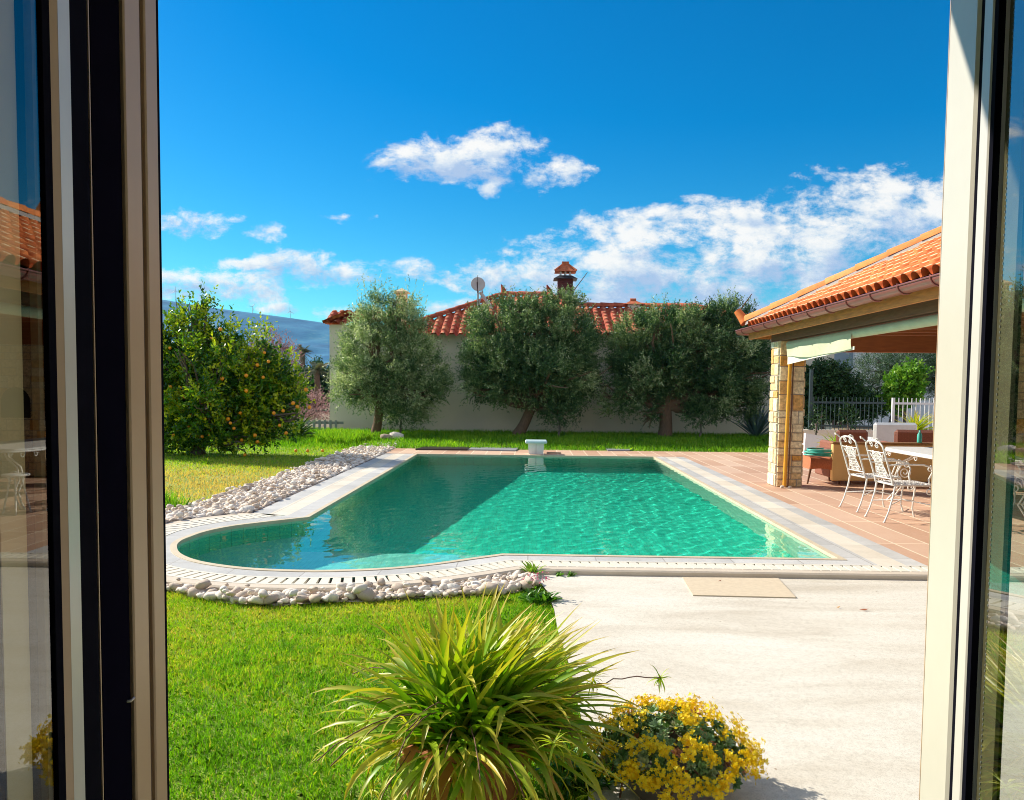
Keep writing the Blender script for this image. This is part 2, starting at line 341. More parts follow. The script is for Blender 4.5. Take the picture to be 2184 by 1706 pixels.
# lawn soil
m, nt, b, o = nmat('lawn_soil'); M['lawn'] = m
v = coords(nt); n = noise(nt, v, 1.3, 6, .6); c = ramp(nt, [(.3, (.14, .24, .02)), (.55, (.26, .34, .04)), (.75, (.44, .38, .14))], n); L(nt, c.outputs[0], b.inputs['Base Color']); b.inputs['Roughness'].default_value = .95
bump(nt, b, noise(nt, v, 60, 4), .6, .02)
m, nt, b, o = nmat('field_soil'); M['ground'] = m
v = coords(nt); n = noise(nt, v, .05, 8, .6); c = ramp(nt, [(.35, (.10, .13, .05)), (.5, (.20, .15, .09)), (.65, (.30, .17, .12))], n); L(nt, c.outputs[0], b.inputs['Base Color']); b.inputs['Roughness'].default_value = .95
m, nt, b, o = nmat('hazy_mountain_scrub'); M['mountain'] = m
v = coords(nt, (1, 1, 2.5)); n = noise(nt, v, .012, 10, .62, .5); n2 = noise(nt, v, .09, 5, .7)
c = ramp(nt, [(.36, (.002, .085, .20)), (.50, (.004, .13, .28)), (.60, (.02, .18, .31)), (.70, (.16, .24, .29))], mixc(nt, .35, n, n2)); L(nt, c.outputs[0], b.inputs['Base Color']); b.inputs['Roughness'].default_value = .95  # blue of the distance haze put into the scrub colour

# ------------------------------------------------------------------ pool outline
PX0, PX1, PY0, PY1 = -2.53, 2.80, 7.12, 17.85
aps = [(1005.5, 1191.6), (927, 1202.6), (849, 1210.8), (771, 1215.5), (673.4, 1217.8), (575.7, 1215.5), (517, 1211.6), (458.5, 1204.5), (411.6, 1195), (380, 1181), (372.6, 1165.5), (381, 1154.5), (400, 1146), (439, 1133), (497.6, 1121.5), (575.8, 1112)]
A = [G(x, y, 0) for x, y in aps]
apse = [(p.x, p.y) for p in A]
p0 = G(1071.9, 1183.5, 0); JN = (p0.x, PY0)
JL = (PX0, G(653.7, 1103, 0).y)
def smoothline(pts, n=4):
    out = []
    P = [pts[0]] + list(pts) + [pts[-1]]
    for i in range(1, len(P) - 2):
        p0_, p1_, p2_, p3_ = [np.array(q) for q in P[i - 1:i + 3]]
        for k in range(n):
            t = k / n; out.append(tuple(.5 * ((2 * p1_) + (-p0_ + p2_) * t + (2 * p0_ - 5 * p1_ + 4 * p2_ - p3_) * t * t + (-p0_ + 3 * p1_ - 3 * p2_ + p3_) * t ** 3)))
    out.append(tuple(pts[-1])); return out
APS = smoothline(apse, 3)
# clockwise seen from above: right far, right near, near-left, apse, left junction, left far
OUT = [(PX1, PY1), (PX1, PY0), JN] + APS + [JL, (PX0, PY1)]
def offset(line, ds):
    """offset an open polyline outwards (to the left of clockwise travel is outside)"""
    o = []; n = len(line)
    for i, p in enumerate(line):
        a = np.array(line[max(i - 1, 0)]); c_ = np.array(line[min(i + 1, n - 1)]); q = np.array(p)
        d1 = (q - a); d2 = (c_ - q)
        if i == 0: d1 = d2
        if i == n - 1: d2 = d1
        n1 = np.array([-d1[1], d1[0]]) / (np.linalg.norm(d1) + 1e-9); n2 = np.array([-d2[1], d2[0]]) / (np.linalg.norm(d2) + 1e-9)
        b_ = n1 + n2; b_ /= np.linalg.norm(b_) + 1e-9
        d = ds[i] if hasattr(ds, '__len__') else ds
        o.append(tuple(q + b_ * d / max(.5, float(b_ @ n1))))
    return o
SGN = -1   # outside sits to the right for this travel direction
def off(line, d):
    return offset(line, [SGN * -x for x in d] if hasattr(d, '__len__') else SGN * -d)
# check the sense with the near edge: outside must have smaller y
_t = offset([(1, 5), (-1, 5)], 1.0)[0]
SG = 1.0 if _t[1] < 5 else -1.0
def off(line, d): return offset(line, [SG * x for x in d] if hasattr(d, '__len__') else SG * d)
def strip(mb, a, b, z, za=None, tone=.5):
    vs = [(x, y, z if za is None else za) for x, y in a] + [(x, y, z) for x, y in b]; n = len(a)
    mb.add(vs, [(i, i + 1, n + i + 1, n + i) for i in range(n - 1)], tone)
def fixn(o):
    me = o.data; import bmesh
    bm = bmesh.new(); bm.from_mesh(me); bmesh.ops.recalc_face_normals(bm, faces=bm.faces); bm.to_mesh(me); bm.free(); return o

# near and apse line with bands
NEAR = [(9.5, PY0)] + [(PX1, PY0), JN] + APS + [JL]
wf = [1.0] * len(NEAR)
for i, p in enumerate(NEAR):
    if p[0] < -2.0 and p[1] > 7.5: wf[i] = 1.0 + .38 * min(1, (p[1] - 7.5) / .8)
g1 = off(NEAR, [.215 * w for w in wf]); g2 = off(NEAR, [.222 * w for w in wf]); g3 = off(NEAR, [.455 * w for w in wf]); g4 = off(NEAR, [.55 * w for w in wf])
MV = np.array([-.935, .354])
def endfix(line, d): line[-1] = tuple(np.array(JL) + MV * d * 1.38 * 1.05); return line
def offN(d): return endfix(off(NEAR, [d * w for w in wf]), d)
g1, g2, g3, g4 = offN(.215), offN(.222), offN(.455), offN(.55)
def mit(x): return JL[1] + (PX0 - x) * .379
cop = tag(empty('pool_coping', (0, 0, 0)), 'pale marble coping of grey and beige bands around the pool', 'pool edge', kind='structure')
mb = MB(); lipo = off(OUT[1:], .035)
lo = off(OUT + [OUT[0]], .04)
# lip all round: slightly raised rounded rim
ring = OUT + [OUT[0]]
lo[0] = (PX1 + .04, PY1 + .04); lo[-1] = lo[0]
strip(mb, off(ring, -.018)[:-1] + [off(ring, -.018)[0]], lo, .006, .006)
ri = off(ring, -.018); ri[0] = (PX1 - .018, PY1 - .018); ri[-1] = ri[0]
mb = MB(); strip(mb, ri, lo, .006); strip(mb, ri, ri, -.06, .006); strip(mb, lo, lo, -.03, .006)
ro = ring
strip(mb, ri, ring, -.045)
mb.build('rim', M['lip'], cop)
# near/apse grey band starts at the lip
mb = MB(); l0 = offN(.04 / 1.3)
k0 = 1
l0c = [(PX1 + .24, PY0 - .04)] + l0[2:]; g1c = [(PX1 + .24, PY0 - .215)] + g1[2:]
strip(mb, l0c, g1c, 0)
# right inner and outer grey bands, left grey bands
def rect(mb, x0, x1, y0, y1, z, tone=.5): mb.add([(x0, y0, z), (x1, y0, z), (x1, y1, z), (x0, y1, z)], [(0, 1, 2, 3)], tone)
RY = PY1 + .35
rect(mb, PX1 + .04, PX1 + .24, PY0 - .04, RY, 0)
rect(mb, PX1 + .48, PX1 + .66, PY0 - .215, RY, 0)
JY = JL[1]
def lband(mb, d0, d1, z=0): mb.add([(PX0 - d0, mit(PX0 - d0), z), (PX0 - d0, RY, z), (PX0 - d1, RY, z), (PX0 - d1, mit(PX0 - d1), z)], [(0, 1, 2, 3)])
lband(mb, .04, .26); lband(mb, .51, .72)
mb.build('grey_band', M['grey_stone'], cop)
mb = MB(); rect(mb, PX1 + .24, PX1 + .48, PY0 - .215, RY, 0)
lband(mb, .26, .51)
rect(mb, PX0 - .72, PX1 + .66, PY1 + .04, PY1 + .12, .001) if False else None
mb.build('beige_band', M['beige_stone'], cop)
mb = MB(); strip(mb, g1, g2, -.012); strip(mb, g2, g3, -.02); mb.build('channel', M['slot'], cop)
# grating bars: small cross bars with gaps
def resample(line, step):
    P = np.array(line); d = np.r_[0, np.cumsum(np.linalg.norm(np.diff(P, axis=0), axis=1))]
    s = np.arange(0, d[-1], step); return np.stack([np.interp(s, d, P[:, 0]), np.interp(s, d, P[:, 1])], 1), d[-1]
mid = list(g2)
Pa, tot = resample(mid, .004); 
Pb = np.array(g3)
mb = MB(); d = 0; i = 0
da = np.r_[0, np.cumsum(np.linalg.norm(np.diff(np.array(mid), axis=0), axis=1))]
dn = da[-1]; s = 0
def at(arr, s_):
    arr = np.array(arr); return np.array([np.interp(s_, da, arr[:, 0]), np.interp(s_, da, arr[:, 1])])
cnt = 0
while s < dn - .08:
    w = .062
    a0, a1, b0, b1 = at(mid, s), at(mid, s + w), at(g3, s), at(g3, s + w)
    z = 0.001
    mb.add([(*a0, z), (*a1, z), (*b1, z), (*b0, z), (*a0, -.02), (*a1, -.02), (*b1, -.02), (*b0, -.02)], [(0, 1, 2, 3), (0, 4, 5, 1), (1, 5, 6, 2), (2, 6, 7, 3), (3, 7, 4, 0)])
    s += w + .022; cnt += 1
# side rails of the grating
strip(mb, g2, offN(.25), .002); strip(mb, offN(.425), g3, .002)
mb.build('drain_grating', M['grating'], cop)
mb = MB(); strip(mb, g3, g4, 0)
g5 = offN(.565); strip(mb, g4, g5, -.012, 0); strip(mb, g5, g5, -.12, -.012)
mb.build('nosing', M['nose'], cop)
mb = MB(); lband(mb, .72, .76); mb.add([(PX0 - .76, mit(PX0 - .76), 0), (PX0 - .76, RY, 0), (PX0 - .76, RY, -.1), (PX0 - .76, mit(PX0 - .76), -.1)], [(0, 1, 2, 3)])
wl = [i for i, p in enumerate(g4) if p[1] > 7.6 and p[0] < -2.9]; strip(mb, [g4[i] for i in wl], [g5[i] for i in wl], .003)
mb.build('dark_edging', M['border'], cop)
# filler between junction and left bands

# basin
mb = MB(); SH = 8.2; SD_ = -.95
strip(mb, ri, ring, -.05)
mb = MB(); strip(mb, ring[2:-1], ring[2:-1], -2.3, -.04); strip(mb, [ring[-2], ring[-1]], [ring[-2], ring[-1]], -2.3, -.04)
basin = mb.build('pool_basin', M['pool_wall']); tag(basin, kind='structure')
fixn(basin)
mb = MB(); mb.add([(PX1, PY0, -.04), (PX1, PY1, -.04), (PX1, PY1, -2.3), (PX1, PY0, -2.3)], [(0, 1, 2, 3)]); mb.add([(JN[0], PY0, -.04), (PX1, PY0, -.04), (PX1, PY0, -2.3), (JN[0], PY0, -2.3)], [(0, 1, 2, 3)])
side = mb.build('sunlit_tint_side', M['pool_wall_sunlit'], basin)
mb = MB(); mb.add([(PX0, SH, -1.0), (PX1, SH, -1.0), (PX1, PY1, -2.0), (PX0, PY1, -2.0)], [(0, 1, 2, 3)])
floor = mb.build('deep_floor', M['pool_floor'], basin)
mb = MB(); sp_ = [(PX1, PY0), JN] + APS + [JL, (PX0, SH), (PX1, SH)]
mb.add([(x, y, SD_) for x, y in sp_], [tuple(range(len(sp_)))]); mb.add([(PX0, SH, SD_), (PX1, SH, SD_), (PX1, SH, -1.5), (PX0, SH, -1.5)], [(0, 1, 2, 3)]); mb.add([(PX0, SH, SD_), (PX0, JY, SD_), (PX0, JY, -1.6), (PX0, SH, -1.5)], [(0, 1, 2, 3)])
shelf = mb.build('shallow_shelf', M['pool_shelf'], basin)
for q in (basin, side, floor, shelf): q.cycles.is_caustics_receiver = True
# water surface
xs = np.arange(-3.5, 2.9, .022); ys = np.arange(6.35, 17.95, .026)
X, Y = np.meshgrid(xs, ys); Z = np.full_like(X, -.024)
wr = np.random.default_rng(5)
calm = .35 + .65 * np.clip((X + 2.2) / 2.5, 0, 1)
for k in range(44):
    lam = wr.uniform(.10, .34) if k > 6 else wr.uniform(.5, 1.1); th = wr.uniform(0, 6.28); Z += (.00063 if k > 6 else .0003) * lam * calm * np.sin(6.283 / lam * (X * np.cos(th) + Y * np.sin(th)) + wr.uniform(0, 6.28))
for (cx, cy, am) in ((-.5, 10.5, .0006), (1.9, 8.3, .0004), (.6, 13.5, .0004)):
    rr = np.hypot(X - cx, Y - cy); Z += am * np.sin(rr * 21) * np.exp(-rr * .55)
owp = off(ring, .03); owp[0] = (PX1 + .03, PY1 + .03); owp[-1] = owp[0]
cx = (X[:-1, :-1] + X[1:, 1:]) / 2; cy = (Y[:-1, :-1] + Y[1:, 1:]) / 2; keep = inpoly(cx, cy, owp)
idx = np.arange(X.size).reshape(X.shape); q = np.stack([idx[:-1, :-1], idx[:-1, 1:], idx[1:, 1:], idx[1:, :-1]], -1)[keep]
water = np_mesh('water', np.stack([X.ravel(), Y.ravel(), Z.ravel()], 1), q, M['water'], smooth=True); tag(water, kind='structure')
water.cycles.is_caustics_caster = True

# ------------------------------------------------------------------ ground, lawn, patio, terrace
mb = MB(); g = 6000; hx0, hx1, hy0, hy1 = -3.6, 3.2, 6.2, 18.1; z = -.35
mb.add([(-g, -g, z), (g, -g, z), (g, hy0, z), (-g, hy0, z)], [(0, 1, 2, 3)]); mb.add([(-g, hy1, z), (g, hy1, z), (g, g, z), (-g, g, z)], [(0, 1, 2, 3)])
mb.add([(-g, hy0, z), (hx0, hy0, z), (hx0, hy1, z), (-g, hy1, z)], [(0, 1, 2, 3)]); mb.add([(hx1, hy0, z), (g, hy0, z), (g, hy1, z), (hx1, hy1, z)], [(0, 1, 2, 3)])
tag(mb.build('ground', M['ground']), kind='structure')
TB = 19.45       # back edge of the terrace
pe = [G(1145, 1232, -.045), G(1168, 1262, -.045), G(1182, 1300, -.045), G(1190, 1345, -.045), G(1215, 1420, -.045)]
PE = [(p.x, p.y) for p in pe] + [(.27, 3.3), (.2, 2.5), (.15, 1.2), (.1, .2)]
mb = MB(); patio_poly = PE + [(12, .2), (12, PY0 - .5), (PE[0][0], PY0 - .5)]
mb.add([(x, y, -.045) for x, y in patio_poly], [tuple(range(len(patio_poly)))])
patio = fixn(mb.build('patio', M['patio'])); tag(patio, kind='structure')
hp = [G(1455, 1232, -.041), G(1660, 1234, -.041), G(1698, 1275, -.041), G(1478, 1270, -.041)]
mb = MB(); mb.add([(p.x, p.y, -.036) for p in hp] + [(p.x, p.y, -.05) for p in hp], [(3, 2, 1, 0), (0, 1, 5, 4), (1, 2, 6, 5), (2, 3, 7, 6), (3, 0, 4, 7)])
tag(mb.build('floor_slab', M['hatch']), 'flat beige slab lying on the pale concrete against the pool coping', 'slab')
mb = MB(); rect(mb, PX1 + .66, 14, PY0 - .215, RY, 0); rect(mb, PX0 - .76, 14, RY, TB, 0); rect(mb, PX0 - .72, PX1 + .66, PY1 + .036, RY, .003)
mb.add([(PX0 - .76, TB, 0), (14, TB, 0), (14, TB, -.2), (PX0 - .76, TB, -.2)], [(0, 1, 2, 3)])
tag(mb.build('terrace', M['terrace']), kind='structure')
def lawn_h(x, y): return np.interp(y, [-1, 12, 19.4, 22.5], [-.075, -.07, -.012, .11]) + .006 * vnoise(x * 1.3, y * 1.3, 3)
nose_path = off(NEAR, [.45 * w for w in wf])
apse_side = [p for p in nose_path[3:]]
LAWN = [(-30, -1), (PE[-1][0] + .35, -1)] + [(x + .35, y - .1) for x, y in PE[::-1]] + apse_side + [(PX0 - .6, JY + .3), (PX0 - .6, TB - .05), (14, TB - .05), (14, 27), (-30, 27)]
xs = np.arange(-30, 14.2, .16); ys = np.arange(-1, 27.1, .16); X, Y = np.meshgrid(xs, ys); Z = lawn_h(X, Y)
cx = (X[:-1, :-1] + X[1:, 1:]) / 2; cy = (Y[:-1, :-1] + Y[1:, 1:]) / 2; keep = inpoly(cx, cy, LAWN)
idx = np.arange(X.size).reshape(X.shape); q = np.stack([idx[:-1, :-1], idx[:-1, 1:], idx[1:, 1:], idx[1:, :-1]], -1)[keep]
tag(np_mesh('lawn', np.stack([X.ravel(), Y.ravel(), Z.ravel()], 1), q, M['lawn'], smooth=True), kind='structure')
# pebble beds
b1u = [(x, y) for x, y in g5[3:] if y < 7.2]
low = [(365, 1262), (430, 1278), (500, 1289), (600, 1292), (700, 1285), (800, 1283), (900, 1276), (1000, 1272), (1100, 1264), (1150, 1250)]
BED1 = [(PE[0][0] - .02, PY0 - .56)] + [p for p in g5[3:] if p[1] < 7.35] + [(-4.4, 6.9), (-4.4, 5.6)] + [tuple(G(x, y, -.06)[:2]) for x, y in low]
lf = [(361, 1089), (440, 1068), (520, 1040), (620, 1006), (700, 975), (760, 955), (830, 944), (858, 946)]
BED2 = [(g5[-1][0], g5[-1][1]), (PX0 - .77, JY + .2), (PX0 - .77, 18.9)] + [tuple(G(x, y, 0)[:2]) for x, y in lf[::-1]] + [(-5.3, 9.1)] + [p for p in g5[::-1] if p[1] > 7.9 and p[0] < -3][:0] + [(-4.6, 8.35)] + [p for p in g5 if p[0] < -3 and p[1] > 8.0]
for nm, bed, zz in (('pebble_bed', BED1, -.058), ('pebble_bed', BED2, -.03)):
    mb = MB(); mb.add([(x, y, zz) for x, y in bed], [tuple(range(len(bed)))]); o = mb.build(nm, M['bed'])
    tag(o, kind='structure')
# pebbles
def pebble_mesh(seed):
    r = np.random.default_rng(seed); import bmesh
    bm = bmesh.new(); bmesh.ops.create_icosphere(bm, subdivisions=2, radius=1)
    v = np.array([p.co[:] for p in bm.verts]); f = np.array([[q.index for q in p.verts] for p in bm.faces]); bm.free()
    dd = np.ones(len(v))
    for k in range(9):
        a = r.normal(size=3); a /= np.linalg.norm(a); h = r.uniform(.5, .82); pr = v @ a; dd = np.where(pr * dd > h, dd * (h / np.maximum(pr * dd, 1e-3)), dd)
    v = v * dd[:, None] * np.array([1, r.uniform(.65, .9), r.uniform(.5, .72)]) * (1 + .05 * r.normal(size=(len(v), 1)))
    return v, f
PM = [pebble_mesh(k) for k in range(10)]
def rand_in(poly, n, r):
    P = np.array(poly); lo_, hi_ = P.min(0), P.max(0); out = np.zeros((0, 2))
    while len(out) < n:
        c_ = r.uniform(lo_, hi_, (n * 3, 2)); out = np.r_[out, c_[inpoly(c_[:, 0], c_[:, 1], poly)]]
    return out[:n]
pr = np.random.default_rng(9)
def pick(poly, n, rmin, rmax, z0, layers=1):
    pts = rand_in(poly, n * 12, pr); out = []; cell = {}
    for p in pts:
        rad = pr.uniform(rmin, rmax) * (1 if pr.random() > .12 else 1.35); k = (int(p[0] / .25), int(p[1] / .25)); ok = True
        for a in (-1, 0, 1):
            for b_ in (-1, 0, 1):
                for q_ in cell.get((k[0] + a, k[1] + b_), ()):
                    if (q_[0] - p[0]) ** 2 + (q_[1] - p[1]) ** 2 < ((q_[2] + rad) * .47) ** 2: ok = False; break
        if ok:
            e = (p[0], p[1], rad); cell.setdefault(k, []).append(e); out.append((p[0], p[1], z0 + rad * .12 + pr.uniform(0, .012), rad))
            if len(out) >= n: break
    return out
P1 = pick(BED1, 1700, .028, .085, -.045); P2 = pick(BED2, 3600, .03, .08, -.015)
P1b = [(x + pr.uniform(-.05, .05), y + pr.uniform(-.04, .04), z + .05, r * .75) for (x, y, z, r) in P1 if pr.random() < .15]
P2b = [(x + pr.uniform(-.05, .05), y + pr.uniform(-.04, .04), z + .055, r * .8) for (x, y, z, r) in P2 if pr.random() < .18]
allp = [(p, 0) for p in P1 + P1b] + [(p, 1) for p in P2 + P2b]
inview = [q for q in allp if -.62 < (q[0][0] / q[0][1]) < .05]
inview.sort(key=lambda q: -(q[0][3] / q[0][1]))
single = inview[:300]; sid = set(id(q) for q in single); rest = [q for q in allp if id(q) not in sid]
pmeshes = []
for k in range(10):
    for tn in range(3):
        v, f = PM[k]; tone = [.22, .6, .85][tn] + .1 * (k % 3 - 1)
        o = np_mesh('pebble', v, f, M['pebble'], smooth=False, attrs={'tone': ('FACE', np.full(len(f), tone))}); pmeshes.append(o.data); bpy.data.objects.remove(o)
for (p, w) in single:
    o = bpy.data.objects.new('pebble', pmeshes[int(pr.integers(30))]); COL.objects.link(o)
    o.location = p[:3]; o.scale = (p[3],) * 3; o.rotation_euler = (pr.uniform(-.35, .35), pr.uniform(-.35, .35), pr.uniform(0, 6.28))
    tag(o, 'white rounded pebble in the bed between the near coping and the front lawn' if w == 0 else 'white rounded pebble in the long bed between left coping and back lawn', 'pebble', 'white pebbles in front of the pool' if w == 0 else 'white pebbles along the left side of the pool')
vs, fs, tt = [], [], []; nv = 0
for (p, w) in rest:
    v, f = PM[int(pr.integers(10))]; a = pr.uniform(0, 6.28); ca, sa = math.cos(a), math.sin(a); t_ = pr.uniform(-.35, .35)
    v = v @ np.array([[1, 0, 0], [0, math.cos(t_), -math.sin(t_)], [0, math.sin(t_), math.cos(t_)]]).T @ np.array([[ca, -sa, 0], [sa, ca, 0], [0, 0, 1]]).T * p[3] + np.array(p[:3])
    vs.append(v); fs.append(f + nv); nv += len(v); tt.append(np.full(len(f), pr.choice([.08, .3, .45, .6, .75, .9])))
o = np_mesh('pebbles', np.concatenate(vs), np.concatenate(fs), M['pebble'], smooth=False, attrs={'tone': ('FACE', np.concatenate(tt))})
tag(o, 'white pebbles filling the rest of the beds around the pool', 'pebbles', kind='stuff')
# big rocks at the end of the bed
for (px, py, r_, tone, lb) in ((826, 945, .20, .25, 'brown boulder at the far end of the pebble bed'), (848, 943, .24, .62, 'pale grey boulder at the far end of the pebble bed'), (1045, 1258, .105, .2, 'large grey stone on top of the near pebble bed')):
    p = G(px, py, 0.0); v, f = PM[3 if px < 1000 else 5]
    o = np_mesh('boulder', v * r_, f, M['rock'] if tone < .3 else M['pebble'], smooth=True, attrs={'tone': ('FACE', np.full(len(f), tone))}, loc=(p.x, p.y, r_ * .35 + (.08 if px < 1000 else 0))); tag(o, lb, 'rock')
    if px > 1000: o.location.z = .0; o.data.materials[0] = M['pebble']

# ------------------------------------------------------------------ grass
def blades(poly, n, l0, l1, w, lean, tonef, r, vis=True, zfun=lawn_h):
    p = rand_in(poly, n, r); n = len(p)
    az = r.uniform(0, 6.28, n); ln = r.uniform(l0, l1, n) * (1 + .25 * vnoise(p[:, 0] * 3, p[:, 1] * 3, 8)); ti = np.abs(r.normal(0, lean, n)) + .1
    base = np.stack([p[:, 0], p[:, 1], zfun(p[:, 0], p[:, 1]) - .004], 1)
    tip = base + np.stack([np.cos(az) * np.sin(ti), np.sin(az) * np.sin(ti), np.cos(ti)], 1) * ln[:, None]
    mid = base + np.stack([np.cos(az) * np.sin(ti * .5), np.sin(az) * np.sin(ti * .5), np.cos(ti * .5)], 1) * (ln * .55)[:, None]
    a2 = r.uniform(0, 6.28, n); sd = np.stack([np.cos(a2), np.sin(a2), np.zeros(n)], 1) * (w * r.uniform(.6, 1.2, n))[:, None] / 2
    vv = np.stack([base - sd, base + sd, mid + sd * .8, tip, mid - sd * .8], 1).reshape(-1, 3)
    i0 = np.arange(n)[:, None] * 5; ff = i0 + np.array([[0, 1, 2, 3, 4]])
    return vv, ff, np.clip(tonef(p[:, 0], p[:, 1]) + r.normal(0, .17, n) + (r.random(n) < .05) * .5, 0, 1)
def merge(parts):
    vs, fs, ts = [], [], []; n = 0
    for v, f, t in parts: vs.append(v); fs.append(f + n); ts.append(t); n += len(v)
    return np.concatenate(vs), np.concatenate(fs), np.concatenate(ts)
gr = np.random.default_rng(21)
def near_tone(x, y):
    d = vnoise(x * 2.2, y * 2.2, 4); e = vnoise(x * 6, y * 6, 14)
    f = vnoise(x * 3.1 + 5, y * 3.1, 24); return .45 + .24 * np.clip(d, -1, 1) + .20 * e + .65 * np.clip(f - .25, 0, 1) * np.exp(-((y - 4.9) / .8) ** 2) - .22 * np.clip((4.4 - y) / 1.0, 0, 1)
def far_tone(x, y):
    dry = np.exp(-((y - 12.3) / 2.8) ** 2); return .38 + .72 * dry + .12 * vnoise(x * 1.2, y * 1.2, 5)
edge_low = [tuple(G(x, y, -.06)[:2]) for x, y in low]
NL = [(-4.2, 2.3), (.22, 2.3)] + [(x, y) for x, y in PE[::-1] if 2.4 < y < 6.4] + [(e[0], e[1] + .03) for e in edge_low[::-1]] + [(-4.2, 5.75)]
FLp = [p for p in BED2[3:3 + len(lf)]]
FL = [(-3.75, 18.9), (-3.6, 19.5), (-3.5, 25), (-13.5, 25), (-13.5, 15), (-8, 8.3), (-5.0, 8.3), (-4.9, 9.0)] + [(x, y) for x, y in [tuple(G(a, b_, 0)[:2]) for a, b_ in lf]]
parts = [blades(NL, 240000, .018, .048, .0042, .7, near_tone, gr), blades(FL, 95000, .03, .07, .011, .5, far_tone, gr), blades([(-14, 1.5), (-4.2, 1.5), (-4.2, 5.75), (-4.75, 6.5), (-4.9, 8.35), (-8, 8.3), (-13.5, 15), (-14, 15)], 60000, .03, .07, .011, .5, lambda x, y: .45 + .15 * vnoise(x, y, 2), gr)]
v, f, t = merge(parts)
tag(np_mesh('grass', v, f, M['grass'], attrs={'tone': ('FACE', t)}), 'short sunlit lawn grass with dry yellow patches', 'grass', kind='stuff')
SP = [(-3.6, 19.5), (9, 19.5), (9, 24.6), (-8.5, 24.6), (-8.5, 20.0), (-6.5, 19.5), (-4.2, 19.2)]
def lt(x, y): return .4 + .3 * vnoise(x * 2, y * 2, 6)
tuftp = [tuple(G(x, y, -.02)[:2]) for x, y in ((361, 1092), (361, 1060), (410, 1062), (440, 1066), (430, 1074))]
TU = [(p[0], p[1]) for p in tuftp]
parts = [blades(SP, 60000, .05, .17, .013, .45, lt, gr), blades([(-5.5, 20.2), (-4.5, 19.7), (-4.2, 21.2), (-5.5, 21.8)], 2600, .18, .36, .016, .35, lambda x, y: .6 + 0 * x, gr), blades([(-5.6, 8.5), (-4.55, 8.9), (-4.2, 9.7), (-4.9, 10.3), (-6, 9.6)], 2600, .12, .30, .012, .5, lambda x, y: .4 + 0 * x, gr)]
v, f, t = merge(parts)
tag(np_mesh('long_grass', v, f, M['tallgrass'], attrs={'tone': ('FACE', t)}), 'longer bright grass along the foot of the neighbouring wall and beside the pebbles', 'grass', kind='stuff')

# ------------------------------------------------------------------ leaves and trees
def unit(v): return v / (np.linalg.norm(v, axis=-1, keepdims=True) + 1e-9)
def sprig_cloud(c, d, Ls, nl, ll, lw, r, spread=1.0, droop=0.0):
    n = len(c); t = (np.arange(nl) + .5) / nl
    cc = c[:, None, :] + d[:, None, :] * (Ls[:, None] * t[None])[..., None]
    cc[..., 2] -= droop * (t[None] ** 2) * Ls[:, None]
    rd = unit(r.normal(size=(n, nl, 3))); ld = unit(d[:, None, :] * .75 + rd * spread)
    ln = ll * r.uniform(.7, 1.2, (n, nl))[..., None]; wd = unit(np.cross(ld, unit(r.normal(size=(n, nl, 3))))) * (lw * r.uniform(.7, 1.2, (n, nl)))[..., None] * .5
    b0 = cc; tip = cc + ld * ln; mid = cc + ld * ln * .45
    v = np.stack([b0, mid + wd, tip, mid - wd], 2).reshape(-1, 3); m_ = n * nl
    return v, np.arange(m_ * 4).reshape(-1, 4)
def crown_points(blobs, n, r, shell=.65, lump=.18):
    B = np.array(blobs, float); w = B[:, 3] * B[:, 4] * B[:, 5]; k = r.choice(len(B), n, p=w / w.sum()); B = B[k]
    u = unit(r.normal(size=(n, 3))); rad = np.where(r.random(n) < shell, r.uniform(.72, 1.0, n), r.uniform(.15, .8, n))
    ph = r.uniform(0, 6.28, 4)
    lf_ = 1 + lump * (np.sin(u[:, 0] * 7 + ph[0] + k) + np.sin(u[:, 1] * 8 + ph[1] + 2 * k) + np.sin(u[:, 2] * 7 + ph[2] + 3 * k)) / 1.7
    c = B[:, :3] + u * B[:, 3:6] * (rad * lf_)[:, None]
    return c, u, rad
def limb(mb, p0, p1, r0, r1, r, seg=6, wob=.06):
    p0 = np.array(p0, float); p1 = np.array(p1, float); pts = []; ln = np.linalg.norm(p1 - p0)
    for i in range(seg + 1):
        t = i / seg; q = p0 + (p1 - p0) * t + (r.normal(size=3) * wob * ln * (1 if 0 < i < seg else 0)) * .6; pts.append(tuple(q))
    mb.tube(pts, [r0 + (r1 - r0) * i / seg for i in range(seg + 1)], 9)
def clumped(c, r, K, pull):
    ki = np.zeros(len(c), int)
    if len(c) < K * 3: return c, ki
    ctr = c[r.choice(len(c), K, replace=False)]; out = c.copy()
    for a in range(0, len(c), 4000):
        q = c[a:a + 4000]; d2 = ((q[:, None, :] - ctr[None]) ** 2).sum(-1); k = d2.argmin(1); m_ = ctr[k]; dl = q - m_; ln = np.linalg.norm(dl, axis=1, keepdims=True); out[a:a + 4000] = m_ + dl * pull; ki[a:a + 4000] = k
    return out, ki
